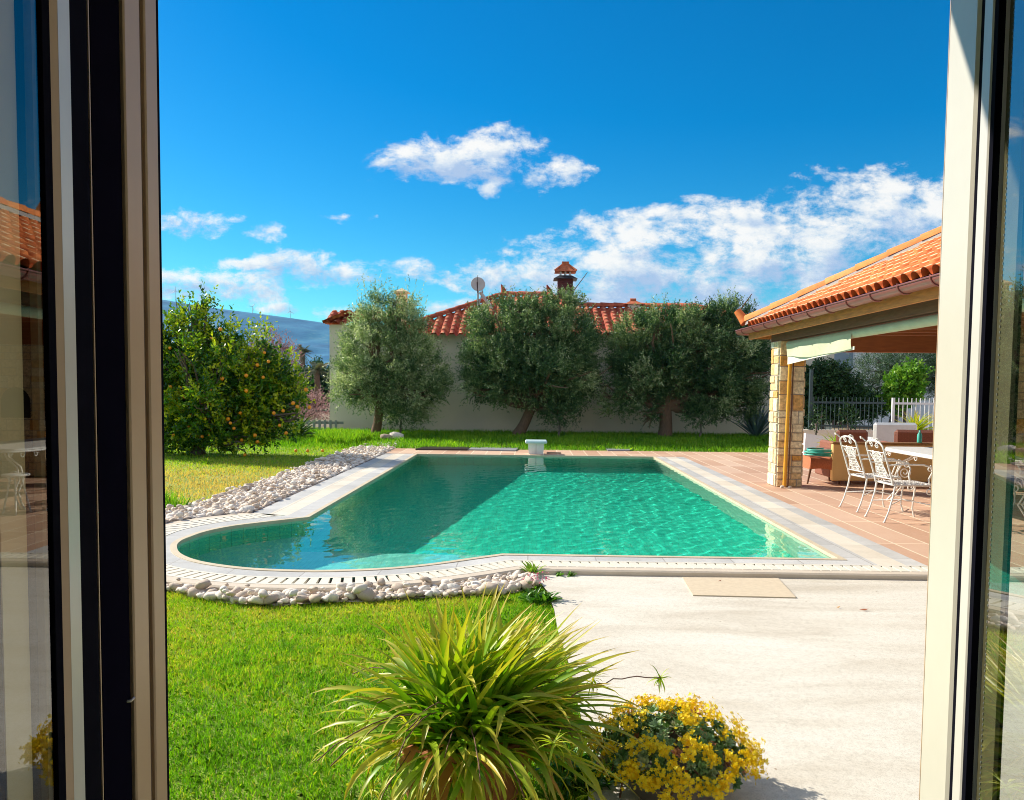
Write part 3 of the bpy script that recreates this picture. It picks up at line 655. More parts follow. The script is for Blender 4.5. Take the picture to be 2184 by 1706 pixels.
def tree(name, base, blobs, nsp, nl, ll, lw, Ls, mat, bark, label, cat, trunk_r, fork, seed, group=None, up=.45, spread=1.0, droop=0., shell=.65, tonemean=.45, tall=None, limbs=None, lump=.18, tonevar=.2, clump=None):
    r = np.random.default_rng(seed); e = empty(name, base, label=label, cat=cat, group=group)
    B = [(b_[0] - base[0], b_[1] - base[1], b_[2] - base[2], b_[3], b_[4], b_[5]) for b_ in blobs]
    c, u, rad = crown_points(B, nsp, r, shell, lump)
    kt = np.zeros(nsp)
    if clump: c, ki = clumped(c, r, clump[0], clump[1]); kt = r.normal(0, .17, clump[0] + 1)[ki]
    d = unit(u + np.array([0, 0, up]) + r.normal(size=(nsp, 3)) * .45)
    L_ = Ls * r.uniform(.5, 1.3, nsp)
    if tall is not None:   # leader shoots standing out of the top
        k = r.choice(len(B), tall[0], p=None); kk = np.array(B)[k]; uu = unit(r.normal(size=(tall[0], 3)) + np.array([0, 0, 1.7])); uu[:, 2] = np.abs(uu[:, 2])
        c2 = kk[:, :3] + uu * kk[:, 3:6] * .92; c = np.r_[c, c2]; d = np.r_[d, unit(uu * .5 + np.array([0, 0, 1.0]) + r.normal(size=(tall[0], 3)) * .18)]; L_ = np.r_[L_, r.uniform(.5, 1, tall[0]) * tall[1]]; kt = np.r_[kt, np.full(tall[0], .15)]; rad = np.r_[rad, np.ones(tall[0])]
    v, f = sprig_cloud(c, d, L_, nl, ll, lw, r, spread, droop)
    tn = np.repeat(np.clip(tonemean + kt + r.normal(0, tonevar, len(c)), 0, 1), nl) + r.normal(0, .12, len(f))
    cr = np_mesh('crown', v, f, mat, e, attrs={'tone': ('FACE', np.clip(tn, 0, 1))})
    mb = MB(); z0 = (0, 0, -.1)
    fk = (fork[0] - base[0], fork[1] - base[1], fork[2] - base[2])
    # flared trunk
    pts = [(0, 0, -.12), (fk[0] * .12, fk[1] * .12, fk[2] * .12), (fk[0] * .4 + .02, fk[1] * .4, fk[2] * .4), (fk[0] * .75, fk[1] * .75, fk[2] * .75), fk]
    mb.tube(pts, [trunk_r * 1.6, trunk_r * 1.15, trunk_r, trunk_r * .95, trunk_r * .85], 12)
    for i, b_ in enumerate(B):
        for s_ in range(limbs or 2):
            q = np.array(b_[:3]) + r.normal(size=3) * np.array(b_[3:6]) * .35
            limb(mb, fk, q, trunk_r * .62, trunk_r * .12, r, 6)
            for s2 in range(2):
                limb(mb, np.array(fk) * .4 + q * .6, q + r.normal(size=3) * np.array(b_[3:6]) * .5, trunk_r * .25, trunk_r * .06, r, 4)
    mb.build('trunk', bark, e)
    return e
def W(px, py, Y): p = V(px, py, Y); return (p.x, p.y, p.z)
def blob(px, py, rx_px, rz_px, Y, depth=None):
    p = V(px, py, Y); s_ = Y / F; return (p.x, p.y, p.z, rx_px * s_, (depth or rx_px * s_ * .85), rz_px * s_)
YO = 23.2
tree('olive_tree', W(800, 931, YO), [blob(800, 770, 75, 95, YO), blob(875, 800, 78, 92, YO + .2), blob(765, 838, 50, 38, YO - .3), blob(910, 842, 48, 40, YO), blob(800, 680, 52, 52, YO + .2), blob(862, 690, 48, 52, YO), blob(745, 790, 38, 60, YO), blob(855, 850, 55, 26, YO)],
     6200, 15, .08, .024, .42, M['olive'], M['bark'], 'loose silvery olive tree standing left of the other olives before the wall', 'tree', .13, W(812, 850, YO), 31, 'olive trees in front of the neighbouring wall', tall=(150, .85), tonemean=.66, clump=(120, .50))
tree('olive_tree', W(1103, 931, YO), [blob(1080, 720, 90, 78, YO), blob(1195, 735, 90, 90, YO + .2), blob(1130, 795, 135, 62, YO), blob(1045, 790, 65, 52, YO - .2), blob(1222, 818, 62, 56, YO), blob(1205, 672, 44, 40, YO), blob(1065, 835, 42, 28, YO - .2), blob(1120, 665, 50, 24, YO + .2), blob(1190, 868, 48, 22, YO), blob(1010, 840, 18, 26, YO - .4)],
     13500, 15, .078, .025, .36, M['olive'], M['bark'], 'wide dense olive tree with a leaning trunk, directly behind the white box', 'tree', .15, W(1135, 868, YO), 32, 'olive trees in front of the neighbouring wall', tall=(150, .55), tonemean=.4, clump=(160, .62))
tree('olive_tree', W(1418, 936, YO), [blob(1365, 760, 75, 80, YO + .3), blob(1480, 725, 72, 65, YO - .2), blob(1560, 760, 75, 85, YO), blob(1410, 800, 85, 52, YO), blob(1520, 825, 90, 52, YO), blob(1605, 790, 42, 75, YO), blob(1325, 850, 40, 44, YO), blob(1545, 692, 50, 45, YO), blob(1415, 702, 52, 38, YO), blob(1590, 862, 36, 38, YO), blob(1375, 880, 24, 28, YO - .3), blob(1490, 872, 30, 24, YO)],
     15500, 15, .078, .025, .36, M['olive'], M['bark'], 'broad olive tree with a thick forked trunk beside the stone pillar', 'tree', .19, W(1420, 868, YO), 33, 'olive trees in front of the neighbouring wall', tall=(210, .6), tonemean=.38, limbs=3, clump=(180, .62))
# thin saplings below
for (px, py, hx_, lb, sd) in ((1191, 930, 1195, 'thin dark sapling between the middle and the right olive tree', 41), (1492, 936, 1492, 'thin dark sapling right of the forked olive trunk', 42), (852, 930, 850, 'low leafy olive shoot beside the left olive trunk', 43)):
    tree('sapling', W(px, py, YO - .5), [blob(hx_, 885, 34, 22, YO - .5)], 200, 12, .07, .022, .3, M['olive'], M['bark_grey'], lb, 'sapling', .03, W(px + 3, 900, YO - .5), sd, tonemean=.3)
# orange tree
YT = 17.3
ot = tree('orange_tree', W(421, 957, YT), [blob(450, 790, 75, 70, YT), blob(375, 820, 70, 100, YT + .2), blob(515, 840, 85, 72, YT), blob(425, 880, 85, 55, YT - .3), blob(590, 850, 40, 50, YT), blob(425, 705, 42, 45, YT), blob(445, 668, 22, 24, YT), blob(385, 680, 22, 30, YT + .2), blob(330, 740, 60, 60, YT), blob(492, 722, 26, 32, YT), blob(545, 750, 30, 30, YT), blob(562, 735, 18, 20, YT - .2), blob(612, 800, 24, 26, YT), blob(640, 835, 18, 18, YT), blob(500, 900, 68, 34, YT), blob(300, 860, 60, 70, YT), blob(560, 900, 40, 30, YT), blob(640, 880, 16, 20, YT - .2), blob(585, 830, 42, 48, YT), blob(548, 780, 40, 38, YT), blob(590, 890, 40, 42, YT), blob(632, 858, 20, 24, YT - .2), blob(330, 900, 70, 45, YT), blob(380, 928, 60, 30, YT - .2), blob(470, 930, 70, 26, YT - .3), blob(545, 925, 50, 26, YT), blob(480, 770, 30, 26, YT - .8), blob(400, 760, 30, 26, YT - .9), blob(440, 840, 36, 28, YT - 1.0)],
     7600, 11, .095, .045, .26, M['citrus'], M['bark_grey'], 'dense green orange tree full of ripe fruit left of the pool', 'tree', .12, W(440, 925, YT), 51, tall=(170, .5), tonemean=.52, tonevar=.3, lump=.28, clump=(190, .78))
om = MB(); prof = [(.001, -.037)] + [(.037 * math.cos(a), .037 * math.sin(a)) for a in np.linspace(-1.3, 1.3, 8)] + [(.001, .037)]
om.lathe(prof, n=12); o0 = om.build('orange', M['orange'], ot)
fr = [(0, 0)]
spots = [((400 + x / 3.412) / 1.172, (650 + y / 3.412) / 1.172) for x, y in ((90,1080),(175,1090),(85,1150),(75,1015),(200,1030),(360,1230),(425,1215),(290,1335),(320,1380),(240,1420),(385,1355),(115,1495),(420,1460),(425,1490),(345,1520),(360,1505),(640,850),(890,790),(925,865),(830,895),(880,1000),(735,1115),(685,1305),(580,1355),(630,1435),(600,1390),(810,1495),(695,1535),(830,1550),(1075,1475),(1020,1410),(970,1305),(1050,1285),(1135,1220),(1170,1250),(1275,1255),(1245,1105),(430,1105),(210,1165),(245,860),(85,750),(570,765),(440,670),(515,590),(180,795),(735,985),(530,1010),(480,1360),(270,1320))]
first = True
for (px, py) in spots:
    p = Vector(W(px, py, YT - .45 - random.random() * .5)) - ot.location
    q = o0 if first else o0.copy()
    if not first: COL.objects.link(q); q.parent = ot
    first = False; q.location = p; s_ = random.uniform(.85, 1.2); q.scale = (s_, s_, s_)
for i, (px, py, lb) in enumerate(((522, 968, 'fallen orange alone on the shaded grass near the tree trunk'), (631, 960, 'fallen orange right of the orange tree in the grass'), (656, 960, 'fallen orange second from the right on the back lawn'), (688, 960, 'rightmost fallen orange lying in the grass'))):
    q = bpy.data.objects.new('fallen_orange', o0.data); COL.objects.link(q); p = G(px, py, .05); q.location = (p.x, p.y, .06 + float(lawn_h(p.x, p.y))); tag(q, lb, 'orange', 'fallen oranges')
# small blossoming trees behind the orange tree
tree('almond_tree', W(588, 900, 27), [blob(590, 790, 42, 60, 27), blob(570, 745, 34, 30, 27), blob(600, 850, 36, 40, 27)], 1100, 12, .05, .04, .45, M['blossom'], M['bark_grey'], 'pink blossoming almond tree behind the right side of the orange tree', 'tree', .07, W(588, 850, 27), 61, tonemean=.4)
tree('blossom_shrub', W(645, 905, 30), [blob(635, 875, 32, 35, 30), blob(672, 868, 30, 28, 30)], 600, 12, .05, .04, .4, M['blossom'], M['bark_grey'], 'low pink shrub in the gap before the neighbouring wall', 'shrub', .04, W(645, 890, 30), 62, tonemean=.6)
tree('bare_shrub', W(575, 938, 21), [blob(575, 910, 28, 25, 21)], 450, 10, .05, .02, .3, M['dryshrub'], M['bark_grey'], 'pale bare shrub at the foot of the orange tree', 'shrub', .03, W(575, 920, 21), 63)
# field beyond + dark hedge and palms
tree('dark_hedge', W(672, 865, 60), [blob(660, 830, 45, 32, 60), blob(690, 832, 30, 30, 60), blob(684, 800, 22, 25, 60)], 900, 10, .25, .12, .8, M['hedge'], M['bark_grey'], 'dark green hedge far behind the lawn beside the palms', 'hedge', .2, W(672, 850, 60), 64, tonemean=.4)
def palm(px, ybase, ytop, Y, cw, label, seed, shaggy):
    r = np.random.default_rng(seed); b_ = W(px, ybase, Y); t = W(px, ytop, Y); e = empty('palm_tree', b_, label=label, cat='palm', group='palms beyond the garden')
    h = t[2] - b_[2]; mb = MB(); mb.tube([(0, 0, 0), (.05, 0, h * .5), (0, 0, h)], [.28, .2, .17], 10); mb.build('trunk', M['bark'], e)
    n = 46 if shaggy else 34; az = r.uniform(0, 6.28, n); el = r.uniform(-1.2, 1.2, n) if shaggy else r.uniform(-.7, 1.1, n)
    vs, fs = [], []; k = 0
    for a, l in zip(az, el):
        d = np.array([math.cos(a) * math.cos(l), math.sin(a) * math.cos(l), math.sin(l)]); s_ = np.array([-math.sin(a), math.cos(a), 0]); o_ = np.array([0, 0, h]); ln = cw * r.uniform(.7, 1.1)
        for j in range(7):
            tt_ = (j + .5) / 7; q = o_ + d * ln * tt_ + np.array([0, 0, -.35 * ln * tt_ ** 2])
            for sg in (-1, 1):
                tip = q + (s_ * sg * .8 + d * .6) * ln * .3 + np.array([0, 0, -.12 * ln]); w_ = d * .05 * ln
                vs += [q - w_, q + w_, tip]; fs.append((k, k + 1, k + 2)); k += 3
    np_mesh('crown', np.array(vs), np.array(fs), M['palmleaf'], e, attrs={'tone': ('FACE', r.random(len(fs)))})
palm(645, 835, 752, 62, 1.0, 'tall shaggy palm rising between orange tree and neighbouring wall', 5, True)
palm(676, 850, 790, 55, 1.1, 'shorter palm in front of the dark hedge next to the wall', 6, False)
# ------------------------------------------------------------------ rosette plants
def strap_plant(n, Lr, Wd, el0, el1, droop, r, origin_r=.05, npt=9, az0=0, az1=6.283, tone=(.35, .2), fold=.25, twist=.3):
    az = r.uniform(az0, az1, n); el = r.uniform(el0, el1, n); ln = r.uniform(Lr[0], Lr[1], n); wd = Wd * r.uniform(.65, 1.15, n); dr = droop * r.uniform(.4, 1.6, n)
    P = np.zeros((n, npt, 3)); oa = r.uniform(0, 6.28, n); orr = origin_r * np.sqrt(r.random(n))
    P[:, 0, 0] = np.cos(oa) * orr; P[:, 0, 1] = np.sin(oa) * orr; cur = el.copy(); azc = az.copy(); tw = r.normal(0, twist, n); D = []
    for i in range(npt):
        t = i / (npt - 1); d = np.stack([np.cos(azc) * np.cos(cur), np.sin(azc) * np.cos(cur), np.sin(cur)], 1); D.append(d)
        if i < npt - 1: P[:, i + 1] = P[:, i] + d * (ln / (npt - 1))[:, None]
        cur = cur - dr / (npt - 1) * (.5 + 1.3 * t); azc = azc + tw / npt
    D = np.stack(D, 1); S = unit(np.cross(D, np.array([0, 0, 1.0]) + 1e-3)); rl = r.normal(0, .35, n)[:, None, None]; U = unit(np.cross(S, D)); S = S * np.cos(rl) + U * np.sin(rl); U = unit(np.cross(S, D))
    t = np.linspace(0, 1, npt); prof = np.interp(t, [0, .15, .5, .8, 1], [.75, .95, 1, .6, .02]); w_ = wd[:, None] * prof[None]
    Lf = P - S * w_[..., None] * .5 + U * (w_ * fold)[..., None]; Rt = P + S * w_[..., None] * .5 + U * (w_ * fold)[..., None]
    v = np.stack([Lf, P, Rt], 2).reshape(-1, 3); i0 = np.arange(n)[:, None, None] * npt * 3 + np.arange(npt - 1)[None, :, None] * 3
    f = np.concatenate([i0 + np.array([0, 1, 4, 3]), i0 + np.array([1, 2, 5, 4])], 1).reshape(-1, 4)
    tn = np.clip(r.normal(tone[0], tone[1], n), 0, 1); ft = np.repeat(tn, (npt - 1) * 2); al = np.tile(np.repeat(t, 3), n)
    return v, f, ft, al
def add_straps(name, sets, mat, parent):
    vs, fs, ts, al = [], [], [], []; k = 0
    for v, f, t, a in sets: vs.append(v); fs.append(f + k); ts.append(t); al.append(a); k += len(v)
    return np_mesh(name, np.concatenate(vs), np.concatenate(fs), mat, parent, smooth=True, attrs={'tone': ('FACE', np.concatenate(ts)), 'along': ('POINT', np.concatenate(al))})
r = np.random.default_rng(77)
p = G(637, 936, .05); e = empty('cycad', (p.x, p.y, .1), label='spiky dark cycad plant in the grass left of the neighbouring wall', cat='plant'); add_straps('leaves', [strap_plant(110, (.5, .9), .045, .0, 1.3, .8, r, tone=(.5, .25))], M['strap_dark'], e)
p = W(1612, 938, 23.5); e = empty('agave', (p[0], p[1], .1), label='large blue-grey agave against the wall beside the pillar', cat='plant'); add_straps('leaves', [strap_plant(46, (.8, 1.35), .09, .5, 1.45, .35, r, tone=(.5, .25))], M['agave'], e)
p = G(440, 985, -.0); e = empty('grass_tuft', (p.x, p.y, float(lawn_h(p.x, p.y))), label='small bright green tuft alone on the shaded part of the lawn', cat='plant'); add_straps('leaves', [strap_plant(30, (.12, .22), .015, .6, 1.4, .8, r, tone=(.4, .2))], M['strap'], e)
# ------------------------------------------------------------------ neighbouring house
YH = 25.2
def tile_face(mb_list, O, U, Vv, Wd, Hh, per, course, inside, amp=.05, res=8, tonef=None, seed=0):
    O = np.array(O, float); U = np.array(U, float); U /= np.linalg.norm(U); Vv = np.array(Vv, float); Vv /= np.linalg.norm(Vv); Nn = np.cross(U, Vv)
    if Nn[2] < 0: Nn = -Nn
    us = np.arange(0, Wd + 1e-6, per / res); nc = int(math.ceil(Hh / course)); vl = []
    for c_ in range(nc): vl += [c_ * course, (c_ + .26) * course, (c_ + .6) * course, (c_ + .97) * course]
    vl = np.array([x for x in vl if x <= Hh] + [Hh]); Ug, Vg = np.meshgrid(us, vl); cf = (Vg / course) % 1.0; pf = (Ug / per) % 1.0
    x = (pf - .5) / (.37 - .05 * cf); cov = amp * np.sqrt(np.clip(1 - x * x, 0, 1)); ch = -.022 * np.cos((pf) * 2 * np.pi) * (np.abs(x) >= 1)
    h = cov + ch + .022 * (1 - cf)
    rr = np.random.default_rng(seed); jit = rr.normal(0, .004, (nc + 2, int(Wd / per) + 3)); ci = np.minimum((Vg / course).astype(int), nc); ui = (Ug / per).astype(int); h = h + jit[ci, ui]
    P = O + Ug[..., None] * U + Vg[..., None] * Vv + h[..., None] * Nn
    tn = np.clip(rr.normal(.34, .12, (nc + 2, int(Wd / per) + 3)), 0, 1)
    idx = np.arange(Ug.size).reshape(Ug.shape); q = np.stack([idx[:-1, :-1], idx[:-1, 1:], idx[1:, 1:], idx[1:, :-1]], -1)
    cu = (Ug[:-1, :-1] + Ug[1:, 1:]) / 2; cv = (Vg[:-1, :-1] + Vg[1:, 1:]) / 2; keep = inside(cu, cv)
    tt_ = tn[np.minimum((cv / course).astype(int), nc), (cu / per).astype(int)]
    tt_ = np.where(((cv / course) % 1.0 < .3) & (np.abs(((cu / per) % 1) - .5) < .17), np.clip(tt_ + .62, 0, 1), tt_)
    return P.reshape(-1, 3), q[keep], tt_[keep]
def ridge_tiles(a, b, r_=.1, ln=.42, mat=None, parent=None, name='ridge_tiles', tone=.45):
    a = Vector(a); b = Vector(b); d = (b - a); n = max(1, int(d.length / ln)); d.normalize(); s_ = d.cross(Vector((0, 0, 1))).normalized(); u_ = s_.cross(d); mb = MB(); st = (b - a).length / n
    for i in range(n):
        p0_ = a + d * (i * st - .03); p1_ = a + d * ((i + 1) * st + .02); vs = []
        for (p_, rr_) in ((p0_, r_ * 1.12), (p1_, r_ * .92)):
            for k in range(9): an = math.pi * k / 8; vs.append(p_ + s_ * math.cos(an) * rr_ + u_ * math.sin(an) * rr_)
        mb.add(vs, [(k, k + 1, 10 + k, 9 + k) for k in range(8)] + [tuple(range(8, -1, -1))], min(.72, max(0, random.gauss(tone, .12))), True)
    return mb.build(name, mat, parent)
nh = empty('neighbour_house', (0, 0, 0), label='pale plastered single storey house with red tiled hip roofs behind the olives', cat='house')
xl = V(703, 800, YH).x; zl = V(703, 692, YH).z
WT = 3.2
mb = MB(); mb.box((xl, YH, -.3), (-4.2, YH + 6, zl)); mb.box((-4.2, YH + .004, -.3), (9.5, YH + 8, WT - .02))
mb.build('wall', M['plaster'], nh)
xd = V(827, 915, YH).x
mb = MB(); mb.box((xd, YH - .03, -.1), (xd + .08, YH + .05, zl)); mb.build('wall_pilaster', M['plaster'], nh)
# parapet tiles, left end
tl = V(700, 690, YH); v1, f1, t1 = tile_face(None, (xl - .15, YH - .2, zl + .02), (1, 0, 0), (0, .85, .38), 2.4, 1.1, .25, .33, lambda u, v: u > -1, amp=.06, seed=2)
v2, f2, t2 = tile_face(None, (xl - .15, YH + 1.6, zl + .02), (0, -1, 0), (.85, 0, .38), 1.9, .9, .25, .33, lambda u, v: u > -1, amp=.06, seed=3)
v, f, t = merge([(v1, f1, t1), (v2, f2, t2)])
np_mesh('parapet_tiles', v, f, M['rooftile_old'], nh, attrs={'tone': ('FACE', t)})
# main hip roof
rz = V(1075, 632, 28.6); EV0 = V(800, 700, YH - .35); EV1x = V(1290, 715, YH - .35).x
ez = V(960, 716, YH - .35).z; ex0 = V(820, 716, YH - .35).x; ey = YH - .35
rx0 = rz.x; rx1 = V(1172, 640, 28.6).x; rise = rz.z - ez; run = 28.6 - ey; sl = math.hypot(rise, run)
def hip_in(w0, w1, wd, sl_):
    return lambda u, v: (u > w0 * v / sl_) & (u < wd - w1 * v / sl_)
wd = EV1x - ex0
v1, f1, t1 = tile_face(None, (ex0, ey, ez), (1, 0, 0), (0, run, rise), wd, sl, .28, .36, hip_in(rx0 - ex0, EV1x - rx1, wd, sl), amp=.085, seed=4)
np_mesh('roof', v1, f1, M['rooftile_old'], nh, attrs={'tone': ('FACE', t1)})
ridge_tiles((ex0, ey, ez + .05), (rx0, 28.6, rz.z + .05), .13, .45, M['rooftile_old'], nh, tone=.2)
ridge_tiles((rx0, 28.6, rz.z + .05), (rx1, 28.6, rz.z + .05), .13, .45, M['rooftile_old'], nh, tone=.2)
ridge_tiles((rx1, 28.6, rz.z + .05), (EV1x, ey, ez + .05), .13, .45, M['rooftile_old'], nh, tone=.2)
for (x_, y_, z_) in ((rx0, 28.6, rz.z), (rx1, 28.6, rz.z)):
    mb = MB(); mb.tube([(x_, y_, z_ + .02), (x_ - .02, y_, z_ + .22), (x_ - .1, y_, z_ + .42)], [.13, .09, .02], 8, .2); mb.build('roof_finial', M['rooftile_old'], nh)
# back slopes (closed behind)
mb = MB(); mb.add([(ex0, ey, ez - .02), (rx0, 28.6, rz.z - .02), (rx0, 32, ez), (ex0, 32, ez)], [(0, 1, 2, 3)]); mb.add([(EV1x, ey, ez - .02), (rx1, 28.6, rz.z - .02), (rx1, 32, ez), (EV1x, 32, ez)], [(3, 2, 1, 0)]); mb.build('roof_side', M['rooftile_old'], nh)
# right roof
r2 = V(1265, 656, 27.6); r2b = V(1480, 660, 27.6); e2 = V(1400, 716, ey).z; x2a = V(1215, 700, ey).x; x2b = 9.3; run2 = 27.6 - ey; rise2 = r2.z - e2; sl2 = math.hypot(run2, rise2)
v1, f1, t1 = tile_face(None, (x2a, ey + .01, e2), (1, 0, 0), (0, run2, rise2), x2b - x2a, sl2, .28, .36, hip_in(0, x2b - r2b.x, x2b - x2a, sl2), amp=.085, seed=6)
np_mesh('roof', v1, f1, M['rooftile_old'], nh, attrs={'tone': ('FACE', t1)})
ridge_tiles((x2a + .3, 27.6, r2.z + .04), (r2b.x, 27.6, r2.z + .04), .13, .45, M['rooftile_old'], nh, tone=.3)
ridge_tiles((r2b.x, 27.6, r2.z + .04), (x2b, ey, e2 + .04), .13, .45, M['rooftile_old'], nh, tone=.3)
mb = MB(); mb.box((x2a, 27.62, e2), (r2b.x, 31, r2.z - .1)); mb.build('rear_block', M['plaster'], nh)
# chimneys
def chimney_main():
    c_ = V(1205, 625, 28.2); sc = 28.2 / F; w_ = 16 * sc; z0 = V(1205, 690, 28.2).z; zt = V(1205, 598, 28.2).z
    mb = MB(); n = 0; z = z0
    while z < zt:
        k = .004 * (n % 2); mb.box((c_.x - w_ + k, c_.y - w_ + k, z), (c_.x + w_ - k, c_.y + w_ - k, z + .055)); mb.box((c_.x - w_ + .012, c_.y - w_ + .012, z + .05), (c_.x + w_ - .012, c_.y + w_ - .012, z + .075)); z += .07; n += 1
    ch = mb.build('chimney', M['brick_dark'], nh)
    z1 = zt
    mb = MB(); mb.add([(c_.x - w_ * 1.55, c_.y - w_ * 1.55, z1 + .02), (c_.x + w_ * 1.55, c_.y - w_ * 1.55, z1 + .02), (c_.x + w_ * 1.55, c_.y + w_ * 1.55, z1 + .02), (c_.x - w_ * 1.55, c_.y + w_ * 1.55, z1 + .02), (c_.x - w_ * .8, c_.y - w_ * .8, z1 + .15), (c_.x + w_ * .8, c_.y - w_ * .8, z1 + .15), (c_.x + w_ * .8, c_.y + w_ * .8, z1 + .15), (c_.x - w_ * .8, c_.y + w_ * .8, z1 + .15)], [(3, 2, 1, 0), (0, 1, 5, 4), (1, 2, 6, 5), (2, 3, 7, 6), (3, 0, 4, 7), (4, 5, 6, 7)]); mb.build('lower_cap', M['slate'], ch)
    mb = MB()
    for sx in (-1, 0, 1): mb.box((c_.x + sx * w_ * .62 - .03, c_.y - w_ * .8, z1 + .15), (c_.x + sx * w_ * .62 + .03, c_.y + w_ * .8, z1 + .28))
    mb.build('cap_posts', M['white_build'], ch)
    mb = MB(); a = w_ * 1.4; z2 = z1 + .28
    mb.add([(c_.x - a, c_.y - a, z2), (c_.x + a, c_.y - a, z2), (c_.x + a, c_.y + a, z2), (c_.x - a, c_.y + a, z2), (c_.x - .1, c_.y - .1, z2 + .26), (c_.x + .1, c_.y - .1, z2 + .26), (c_.x + .1, c_.y + .1, z2 + .26), (c_.x - .1, c_.y + .1, z2 + .26)], [(3, 2, 1, 0), (0, 1, 5, 4), (1, 2, 6, 5), (2, 3, 7, 6), (3, 0, 4, 7), (4, 5, 6, 7)])
    mb.box((c_.x - .12, c_.y - .12, z2 + .25), (c_.x + .12, c_.y + .12, z2 + .36)); mb.tube([(c_.x - a, c_.y - a, z2 + .02), (c_.x - .08, c_.y - .08, z2 + .28)], .035); mb.tube([(c_.x + a, c_.y - a, z2 + .02), (c_.x + .08, c_.y - .08, z2 + .28)], .035)
    mb.build('tiled_cap', M['rooftile_old'], ch)
chimney_main()
c_ = V(857, 690, 27.0); zt = V(857, 627, 27).z; mb = MB(); z = c_.z - .6
while z < zt: mb.box((c_.x - .17, 26.85, z), (c_.x + .17, 27.15, z + .19), random.random()); z += .2
ch = mb.build('stone_chimney', M['stone'], nh)
mb = MB(); mb.box((c_.x - .24, 26.78, zt + .02), (c_.x + .24, 27.22, zt + .07)); mb.add([(c_.x - .24, 26.78, zt + .07), (c_.x + .24, 26.78, zt + .07), (c_.x + .24, 27.22, zt + .07), (c_.x - .24, 27.22, zt + .07), (c_.x, 27, zt + .2)], [(0, 1, 4), (1, 2, 4), (2, 3, 4), (3, 0, 4)]); mb.build('cap', M['stone'], ch)
c_ = V(1350, 655, 27.6); mb = MB(); mb.box((c_.x - .2, 27.4, c_.z - .2), (c_.x + .2, 27.8, c_.z + .08)); vb = mb.build('roof_vent', M['plaster'], nh)
mb = MB(); mb.add([(c_.x - .32, 27.3, c_.z + .08), (c_.x + .32, 27.3, c_.z + .08), (c_.x + .32, 27.9, c_.z + .08), (c_.x - .32, 27.9, c_.z + .08), (c_.x - .06, 27.6, c_.z + .24), (c_.x + .06, 27.6, c_.z + .24)], [(3, 2, 1, 0), (0, 1, 5, 4), (1, 2, 5), (2, 3, 4, 5), (3, 0, 4)]); mb.tube([(c_.x - .1, 27.6, c_.z + .25), (c_.x + .1, 27.6, c_.z + .25)], .05); mb.build('vent_cap', M['rooftile_old'], vb)
# satellite dish
dp = V(1019, 607, 26.6); db = V(1021, 650, 26.6)
ds = empty('satellite_dish', (dp.x, dp.y, db.z - .2), label='round pinkish satellite dish on a bent pole above the tiled roof', cat='satellite dish')
hz = dp.z - (db.z - .2)
mb = MB(); mb.lathe([(.001, 0), (.12, .012), (.19, .035), (.235, .06), (.24, .062), (.235, .066), (.12, .03), (.001, .018)], n=24)
dd = mb.build('dish', M['dish'], ds, (0, 0, hz)); dd.rotation_euler = (R(80), 0, R(12))
mb = MB(); mb.tube([(0, .12, 0), (0, .12, hz * .7), (.02, .08, hz - .05)], .028); mb.tube([(0, .12, .1), (.16, .14, hz - .22), (.08, .1, hz - .05)], .022); mb.build('pole', M['steel'], ds)
mb = MB(); mb.tube([(0, -.05, hz - .28), (0, -.34, hz - .1), (0, -.36, hz + .04)], .012); mb.tube([(0, -.06, hz - .25), (0, -.06, hz + .3)], .008); mb.build('feed_arm', M['panel_dark'], ds)
sa = V(1048, 650, 26.7); mb = MB(); mb.tube([(sa.x - .38, 26.75, sa.z + .42), (sa.x + .02, 26.7, sa.z - .1)], .055, 8); o = mb.build('vent_pipe', M['dish'], nh)
# low fence by the gap
def picket(x, y): pass
fe = empty('wooden_fence', V(715, 925, 24.5), label='low weathered grey wooden fence in the gap left of the neighbouring wall', cat='fence')
mb = MB()
for i in range(8): mb.box((-1.2 + i * .17, -.02, -.1), (-1.13 + i * .17, .02, .42))
mb.build('pickets', M['panel_grey'], fe)
mb = MB(); mb.box((-1.6, .02, .3), (.25, .05, .38)); mb.box((-1.6, .02, .05), (.25, .05, .12)); mb.build('rail', M['panel_grey'], fe)

# ------------------------------------------------------------------ far terrace things
p = G(1143, 968, 0)
bx = empty('skimmer_box', (p.x, p.y, 0), label='white pool box with a pale blue lid at the middle of the far edge', cat='pool box')
mb = MB(); s_ = .165
mb.add([(-s_, -.15, 0), (s_, -.15, 0), (s_, .18, 0), (-s_, .18, 0), (-s_ * 1.12, -.16, .25), (s_ * 1.12, -.16, .25), (s_ * 1.12, .2, .25), (-s_ * 1.12, .2, .25)], [(3, 2, 1, 0), (0, 1, 5, 4), (1, 2, 6, 5), (2, 3, 7, 6), (3, 0, 4, 7), (4, 5, 6, 7)]); mb.build('body', M['white'], bx)
mb = MB(); mb.box((-.25, -.23, .25), (.25, .27, .315), bev=.02); mb.build('lid', M['pale_blue'], bx)
mb = MB(); mb.box((-.004, -.163, .02), (.004, -.152, .24)); mb.build('seam', M['panel_grey'], bx)
def plate(name, pts, h, mat, lb):
    P_ = [G(x, y, 0) for x, y in pts]; mb = MB(); n = len(P_)
    mb.add([(q.x, q.y, .004) for q in P_] + [(q.x, q.y, h) for q in P_], [tuple(range(n, 2 * n))] + [(i, (i + 1) % n, n + (i + 1) % n, n + i) for i in range(n)]); o = fixn(mb.build(name, mat)); tag(o, lb, 'board'); return o
plate('flat_board', [(886, 960), (996, 961), (1003, 955.5), (906, 954.5)], .035, M['panel_dark'], 'dark brown flat board, leftmost on the far terrace')
plate('flat_board', [(999, 960.5), (1100, 962.5), (1106, 957), (1006, 955.5)], .03, M['panel_grey'], 'long grey board between the dark board and the white pool box')
